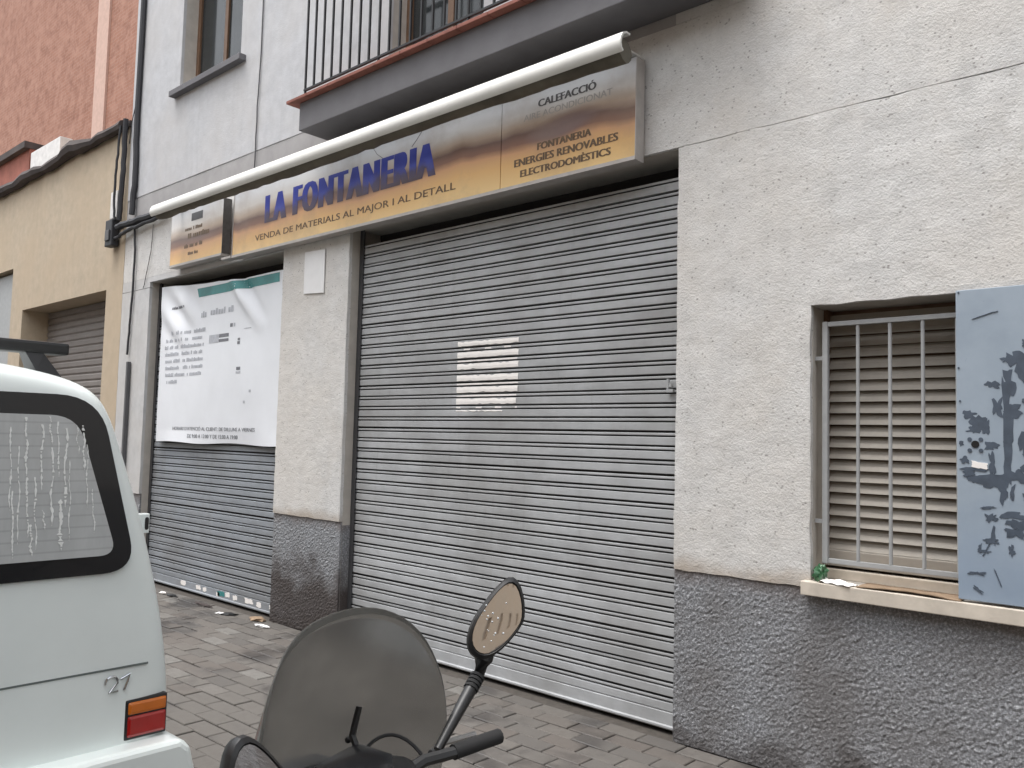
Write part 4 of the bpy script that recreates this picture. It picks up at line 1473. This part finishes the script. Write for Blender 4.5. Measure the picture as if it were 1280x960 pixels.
    # bumper in body colour
    bp = [(YC - 0.90, 0.34), (YC + 0.90, 0.34), (YC + 0.905, 0.42), (YC + 0.885, 0.50), (YC + 0.85, 0.53), (YC - 0.85, 0.53), (YC - 0.885, 0.50), (YC - 0.905, 0.45)]
    o = yz_plate('bumper', bp, XR + 0.085, XR - 0.35, 'vanwhite', van)
    bv = o.modifiers.new('round', 'BEVEL')
    bv.width = 0.03
    bv.segments = 3
    yz_plate('number_plate', rounded([(YC - 0.26, 0.37), (YC + 0.26, 0.37), (YC + 0.26, 0.48), (YC - 0.26, 0.48)], 0.01, 3), XR + 0.092, XR + 0.0855, 'plate', van)
    hd = yz_plate('tailgate_handle', rounded([(YC - 0.12, 0.83), (YC + 0.12, 0.83), (YC + 0.12, 0.87), (YC - 0.12, 0.87)], 0.012, 3), XR + 0.022, XR - 0.02, 'black', van)
    for s in (-1, 1):
        ya, yb_ = sorted((YC + s * 0.70, YC + s * 0.83))
        tl = box('tail_light', XR - 0.12, XR + 0.006, ya, yb_, 0.545, 0.615, 'redlamp', van, 0.01)
        box('indicator', XR - 0.12, XR + 0.005, ya, yb_, 0.617, 0.66, 'amber', tl, 0.01)
        box('lamp_gasket', XR - 0.11, XR + 0.001, ya - 0.008, yb_ + 0.004, 0.537, 0.668, 'black', tl, 0.008)
    # side windows and door lines on both flanks
    for s in (-1, 1):
        for (xa, xb) in ((-3.2, -4.2), (-4.35, -5.3)):
            b_ = bmesh.new()
            q = [(xa, 1.12), (xb, 1.12), (xb + 0.02, 1.56), (xa - 0.06, 1.56)]
            vs = [b_.verts.new((x, YC + s * (0.787 - (zz - 1.12) * 0.315 + 0.004), zz)) for x, zz in rounded(q, 0.06, 4)]
            b_.faces.new(vs)
            o = from_bm('side_window', b_, 'frit', van)
            so = o.modifiers.new('thick', 'SOLIDIFY')
            so.thickness = 0.008
    # wheels
    for x in (-3.55, -6.25):
        for s in (-1, 1):
            b_ = bmesh.new()
            yc = YC + s * 0.74
            prof = [(0.19, -0.09), (0.27, -0.10), (0.305, -0.075), (0.315, 0.0), (0.305, 0.075), (0.27, 0.10), (0.19, 0.09)]
            m = 28
            rings = [[b_.verts.new((x + r_ * cos(2 * pi * k / m), yc + w_, 0.185 + r_ * sin(2 * pi * k / m))) for r_, w_ in prof] for k in range(m)]
            for k in range(m):
                A, B = rings[k], rings[(k + 1) % m]
                for q in range(len(prof)):
                    b_.faces.new((A[q], A[(q + 1) % len(prof)], B[(q + 1) % len(prof)], B[q]))
            wh = from_bm('wheel', b_, 'rubber', van, True)
            b_ = bmesh.new()
            bmesh.ops.create_cone(b_, cap_ends=True, segments=24, radius1=0.188, radius2=0.188, depth=0.15, matrix=Matrix.Translation((x, yc, 0.185)) @ Matrix.Rotation(pi / 2, 4, 'X'))
            from_bm('rim', b_, 'alloy', wh)
    # roof bars
    for x in (-3.05, -4.9):
        rb = box('roof_bar', x - 0.035, x + 0.035, YC - 0.535, YC + 0.535, 1.795, 1.836, 'black', van, 0.01)
        rb['label'] = 'black roof bar'
        for s in (-1, 1):
            b_ = bmesh.new()
            vs = []
            for (y, zz, hw) in ((0.40, 1.797, 0.03), (0.455, 1.797, 0.03), (0.515, 1.712, 0.05), (0.43, 1.735, 0.05)):
                vs.append((b_.verts.new((x - hw, YC + s * y, zz)), b_.verts.new((x + hw, YC + s * y, zz))))
            for i in range(4):
                a, c = vs[i], vs[(i + 1) % 4]
                b_.faces.new((a[0], a[1], c[1], c[0]))
            b_.faces.new([q[0] for q in vs])
            b_.faces.new([q[1] for q in vs][::-1])
            from_bm('bar_foot', b_, 'black', rb)
    return van


# ------------------------------------------------------------------ scooter
def build_scooter():
    head = rad(180 - 4)                # body heading, parallel to the kerb
    steer = rad(15)                    # bars locked to the left
    lean = rad(5)
    T = Matrix.Translation((-1.448, -2.728, -0.13)) @ Matrix.Rotation(head, 4, 'Z') @ Matrix.Rotation(-lean, 4, 'X')
    ST = T @ Matrix.Rotation(steer, 4, 'Z')
    sct = thing('parked_scooter', 'dark motor scooter with smoked windscreen parked behind the white van', 'scooter', tuple(T @ Vector((-0.4, 0, 0))))

    def loft(name, secs, mat, M, parent=sct, seg=16, e=2.6):
        """secs: (x, y0, z, half width, half height) superellipses along x"""
        b_ = bmesh.new()
        rings = []
        for (x, y0, z, hw, hh) in secs:
            r_ = []
            for k in range(seg):
                a = 2 * pi * k / seg
                c, s = cos(a), sin(a)
                r_.append(b_.verts.new(M @ Vector((x, y0 + hw * math.copysign(abs(c) ** (2 / e), c), z + hh * math.copysign(abs(s) ** (2 / e), s)))))
            rings.append(r_)
        for a, c in zip(rings, rings[1:]):
            for k in range(seg):
                b_.faces.new((a[k], a[(k + 1) % seg], c[(k + 1) % seg], c[k]))
        b_.faces.new(rings[0])
        b_.faces.new(rings[-1][::-1])
        o = from_bm(name, b_, mat, parent, True)
        return o

    def wheel(name, cx, M, r=0.25):
        b_ = bmesh.new()
        m, q = 28, 10
        R, t = r - 0.055, 0.055
        rings = [[b_.verts.new(M @ Vector((cx + (R + t * cos(2 * pi * j / q)) * cos(2 * pi * k / m), t * 1.1 * sin(2 * pi * j / q), r + (R + t * cos(2 * pi * j / q)) * sin(2 * pi * k / m)))) for j in range(q)] for k in range(m)]
        for k in range(m):
            for j in range(q):
                b_.faces.new((rings[k][j], rings[k][(j + 1) % q], rings[(k + 1) % m][(j + 1) % q], rings[(k + 1) % m][j]))
        o = from_bm(name, b_, 'rubber', sct, True)
        b_ = bmesh.new()
        bmesh.ops.create_cone(b_, cap_ends=True, segments=20, radius1=r * 0.62, radius2=r * 0.62, depth=0.05, matrix=M @ Matrix.Translation((cx, 0, r)) @ Matrix.Rotation(pi / 2, 4, 'X'))
        from_bm('rim', b_, 'alloy', o)

    wheel('front_wheel', 0.30, ST)
    wheel('rear_wheel', -0.98, T, 0.24)
    loft('front_fender', [(0.06, 0, 0.42, 0.03, 0.05), (0.16, 0, 0.515, 0.065, 0.05), (0.30, 0, 0.545, 0.07, 0.04), (0.44, 0, 0.50, 0.065, 0.04), (0.52, 0, 0.42, 0.04, 0.03)], 'scooter', ST)
    loft('front_apron', [(0.26, 0, 0.80, 0.05, 0.08), (0.22, 0, 0.78, 0.16, 0.17), (0.12, 0, 0.68, 0.22, 0.27), (0.0, 0, 0.60, 0.24, 0.30), (-0.06, 0, 0.58, 0.235, 0.28), (-0.09, 0, 0.58, 0.18, 0.22)], 'scooter', T)
    loft('headlight', [(0.275, 0, 0.80, 0.10, 0.04), (0.25, 0, 0.80, 0.14, 0.06), (0.20, 0, 0.80, 0.14, 0.065)], 'lens', T)
    loft('floorboard', [(-0.05, 0, 0.32, 0.16, 0.06), (-0.30, 0, 0.32, 0.17, 0.06), (-0.55, 0, 0.34, 0.17, 0.09)], 'black', T)
    loft('body', [(-0.42, 0, 0.45, 0.12, 0.12), (-0.50, 0, 0.52, 0.17, 0.18), (-0.80, 0, 0.58, 0.18, 0.15), (-1.05, 0, 0.64, 0.16, 0.11), (-1.25, 0, 0.70, 0.09, 0.06), (-1.30, 0, 0.72, 0.04, 0.03)], 'scooter', T)
    loft('seat', [(-0.42, 0, 0.70, 0.08, 0.03), (-0.48, 0, 0.73, 0.14, 0.05), (-0.72, 0, 0.745, 0.16, 0.06), (-0.80, 0, 0.785, 0.155, 0.065), (-1.08, 0, 0.80, 0.13, 0.055), (-1.16, 0, 0.80, 0.07, 0.035)], 'seatvinyl', T)
    loft('tail_light', [(-1.285, 0, 0.70, 0.05, 0.02), (-1.315, 0, 0.705, 0.045, 0.018)], 'redlamp', T)
    loft('exhaust', [(-0.60, -0.20, 0.28, 0.03, 0.03), (-0.72, -0.22, 0.30, 0.06, 0.06), (-1.10, -0.22, 0.36, 0.06, 0.06), (-1.15, -0.22, 0.37, 0.03, 0.03)], 'black', T)
    tube('side_stand', [T @ Vector((-0.45, 0.12, 0.26)), T @ Vector((-0.42, 0.24, 0.03))], 0.013, 'black', sct)
    # handlebar and dash turn with the steering
    loft('dash', [(0.10, 0, 0.90, 0.10, 0.03), (0.04, 0, 0.93, 0.15, 0.06), (-0.08, 0, 0.94, 0.15, 0.065), (-0.17, 0, 0.92, 0.10, 0.035)], 'black', ST)
    loft('instrument_panel', [(0.045, 0, 0.985, 0.06, 0.015), (0.01, 0, 1.0, 0.09, 0.022), (-0.07, 0, 0.995, 0.09, 0.022), (-0.10, 0, 0.985, 0.06, 0.012)], 'frit', ST)
    for s in (-1, 1):
        hb = tube('handlebar', [ST @ Vector((-0.06, s * 0.08, 0.94)), ST @ Vector((-0.08, s * 0.18, 0.955)), ST @ Vector((-0.12, s * 0.25, 0.955))], 0.014, 'black', sct)
        tube('grip', [ST @ Vector((-0.115, s * 0.245, 0.955)), ST @ Vector((-0.135, s * 0.31, 0.953)), ST @ Vector((-0.155, s * 0.375, 0.95))], 0.0175, 'rubber', hb, 10)
        tube('lever', [ST @ Vector((-0.07, s * 0.22, 0.955)), ST @ Vector((-0.055, s * 0.28, 0.95)), ST @ Vector((-0.09, s * 0.37, 0.945))], 0.007, 'alloy', hb, 6)
    # windscreen: wrapped sheet leaning back
    def screen(th, t):
        tm = rad(78)
        u = th / tm
        H = 0.455 * (max(0.0, 1 - abs(u) ** 2.35)) ** 0.5
        zt = 0.86 + H * t
        Rr = 0.315
        x = 0.185 + Rr * (cos(th) - 1) * 0.85 - (zt - 0.86) * 0.36 - 0.10 * (max(0, zt - 1.15)) * cos(th)
        y = Rr * sin(th) * (1 - 0.10 * (zt - 0.86) / 0.5)
        return Vector((x, y, zt))
    b_ = bmesh.new()
    nx, nz = 40, 18
    g = []
    for j in range(nz + 1):
        g.append([b_.verts.new(ST @ screen(rad(78) * sin((i / nx * 2 - 1) * pi / 2), j / nz)) for i in range(nx + 1)])
    for j in range(nz):
        for i in range(nx):
            b_.faces.new((g[j][i], g[j][i + 1], g[j + 1][i + 1], g[j + 1][i]))
    bmesh.ops.remove_doubles(b_, verts=b_.verts, dist=0.0005)
    ws = from_bm('windscreen', b_, 'screen', sct, True)
    so = ws.modifiers.new('thick', 'SOLIDIFY')
    so.thickness = 0.004
    ws['label'] = 'smoked dusty windscreen'
    for s in (-1, 1):
        tube('bracket', [ST @ Vector((0.02, s * 0.10, 0.95)), ST @ Vector((0.08, s * 0.13, 1.0)), ST @ Vector((0.075, s * 0.15, 1.06))], 0.008, 'black', ws, 6)
    for th_, t_ in ((-28, 0.28), (28, 0.28), (-34, 0.10), (34, 0.10)):
        pc = screen(rad(th_), t_)
        b_ = bmesh.new()
        bmesh.ops.create_icosphere(b_, subdivisions=2, radius=0.009, matrix=ST @ Matrix.Translation(pc + Vector((-0.004, 0, 0))))
        from_bm('bolt', b_, 'black', ws, True)
    def bez(pts, n=12):
        a_, b2, c2, d_ = (Vector(q) for q in pts)
        return [ST @ (a_ * (1 - t) ** 3 + b2 * 3 * t * (1 - t) ** 2 + c2 * 3 * t * t * (1 - t) + d_ * t ** 3) for t in [k / n for k in range(n + 1)]]
    for s in (-1, 1):
        tube('brake_cable', bez(((-0.06, s * 0.2, 0.957), (0.02, s * 0.20, 1.03), (0.05, s * 0.12, 1.0), (0.03, s * 0.07, 0.93))), 0.004, 'rubber', sct, 6)
    # mirrors
    def mirror(s, mloc, outline, nrm, upv, stalk):
        c = T @ Vector(mloc) if False else Vector(mloc)
        nn = Vector(nrm).normalized()
        rr = Vector(upv).cross(nn).normalized()
        uu = nn.cross(rr)
        P_ = lambda a, d, h: c + rr * a + uu * d + nn * h
        b_ = bmesh.new()
        lay = [(1.0, 0.0), (1.10, -0.004), (1.13, -0.014), (1.04, -0.034), (0.80, -0.052), (0.45, -0.062), (0.1, -0.065)]
        rings = [[b_.verts.new(P_(x * k, z * k, h)) for x, z in outline] for k, h in lay]
        m = len(outline)
        for A, B in zip(rings, rings[1:]):
            for k in range(m):
                b_.faces.new((A[k], A[(k + 1) % m], B[(k + 1) % m], B[k]))
        b_.faces.new(rings[-1])
        # rim lip back into the glass seat
        inn = [b_.verts.new(P_(x * 0.96, z * 0.96, -0.006)) for x, z in outline]
        for k in range(m):
            b_.faces.new((inn[k], inn[(k + 1) % m], rings[0][(k + 1) % m], rings[0][k]))
        b_.faces.new(inn)
        hs_ = from_bm('mirror', b_, 'black', sct, True)
        b_ = bmesh.new()
        vs = [b_.verts.new(P_(x * 0.955, z * 0.955, -0.003)) for x, z in outline]
        ce = b_.verts.new(P_(0, 0, -0.0015))
        for k in range(m):
            b_.faces.new((vs[k], vs[(k + 1) % m], ce))
        from_bm('mirror_glass', b_, 'mirror', hs_, True)
        tube('stalk', stalk(P_), 0.011, 'black', hs_, 10, [0.010, 0.013, 0.016, 0.014, 0.024, 0.02])
        foot = stalk(P_)[3]
        base_ = stalk(P_)[0]
        for q in range(4):
            a_ = foot.lerp(base_, 0.03 + 0.05 * q)
            b2 = foot.lerp(base_, 0.065 + 0.05 * q)
            tube('boot_ring', [a_, b2], 0.0185, 'rubber', hs_, 12)
        # rain drops on the glass
        rnd = random.Random(40 + s)
        for k in range(16):
            a, d = rnd.uniform(-0.045, 0.02), rnd.uniform(-0.065, 0.04)
            b_ = bmesh.new()
            q = rnd.uniform(0.0012, 0.003)
            bmesh.ops.create_icosphere(b_, subdivisions=2, radius=q, matrix=Matrix.Translation(P_(a, d, -0.002)))
            from_bm('water_drop', b_, 'lens', hs_, True)
    # outline in the mirror's own plane, metres (x to the viewer's right, z up)
    ol = [(0.012, 0.098), (0.034, 0.090), (0.050, 0.055), (0.058, 0.015), (0.057, -0.012), (0.038, -0.042), (0.012, -0.074), (-0.018, -0.092),
          (-0.044, -0.088), (-0.062, -0.068), (-0.068, -0.040), (-0.060, -0.002), (-0.036, 0.040), (-0.012, 0.076)]
    ol = [(x * 1.0 + z * 0.12, z * 0.92) for x, z in ol]
    ol = rounded(ol, 0.02, 2)
    rc = Vector((-1.406, -2.386, 1.114))
    hbR = ST @ Vector((-0.09, -0.22, 0.965))
    mirror(-1, rc, ol, (0.845, -0.52, 0.125), (0, 0.0, 1),
           lambda P_: [hbR, hbR.lerp(P_(-0.045, -0.13, -0.035), 0.4), hbR.lerp(P_(-0.045, -0.13, -0.035), 0.8), P_(-0.045, -0.13, -0.035), P_(-0.035, -0.095, -0.03), P_(-0.02, -0.06, -0.03)])
    lc = ST @ Vector((-0.15, 0.335, 1.12))
    hbL = ST @ Vector((-0.09, 0.22, 0.965))
    olL = [(-x, z) for x, z in ol][::-1]
    mirror(1, lc, olL, (0.95, 0.10, 0.10), (0, 0, 1),
           lambda P_: [hbL, hbL.lerp(P_(0.045, -0.13, -0.035), 0.4), hbL.lerp(P_(0.045, -0.13, -0.035), 0.8), P_(0.045, -0.13, -0.035), P_(0.035, -0.095, -0.03), P_(0.02, -0.06, -0.03)])


build_ground()
build_shop()
build_sign()
build_notices()
build_litter()
build_neighbours()
build_cables()
build_van()
build_scooter()
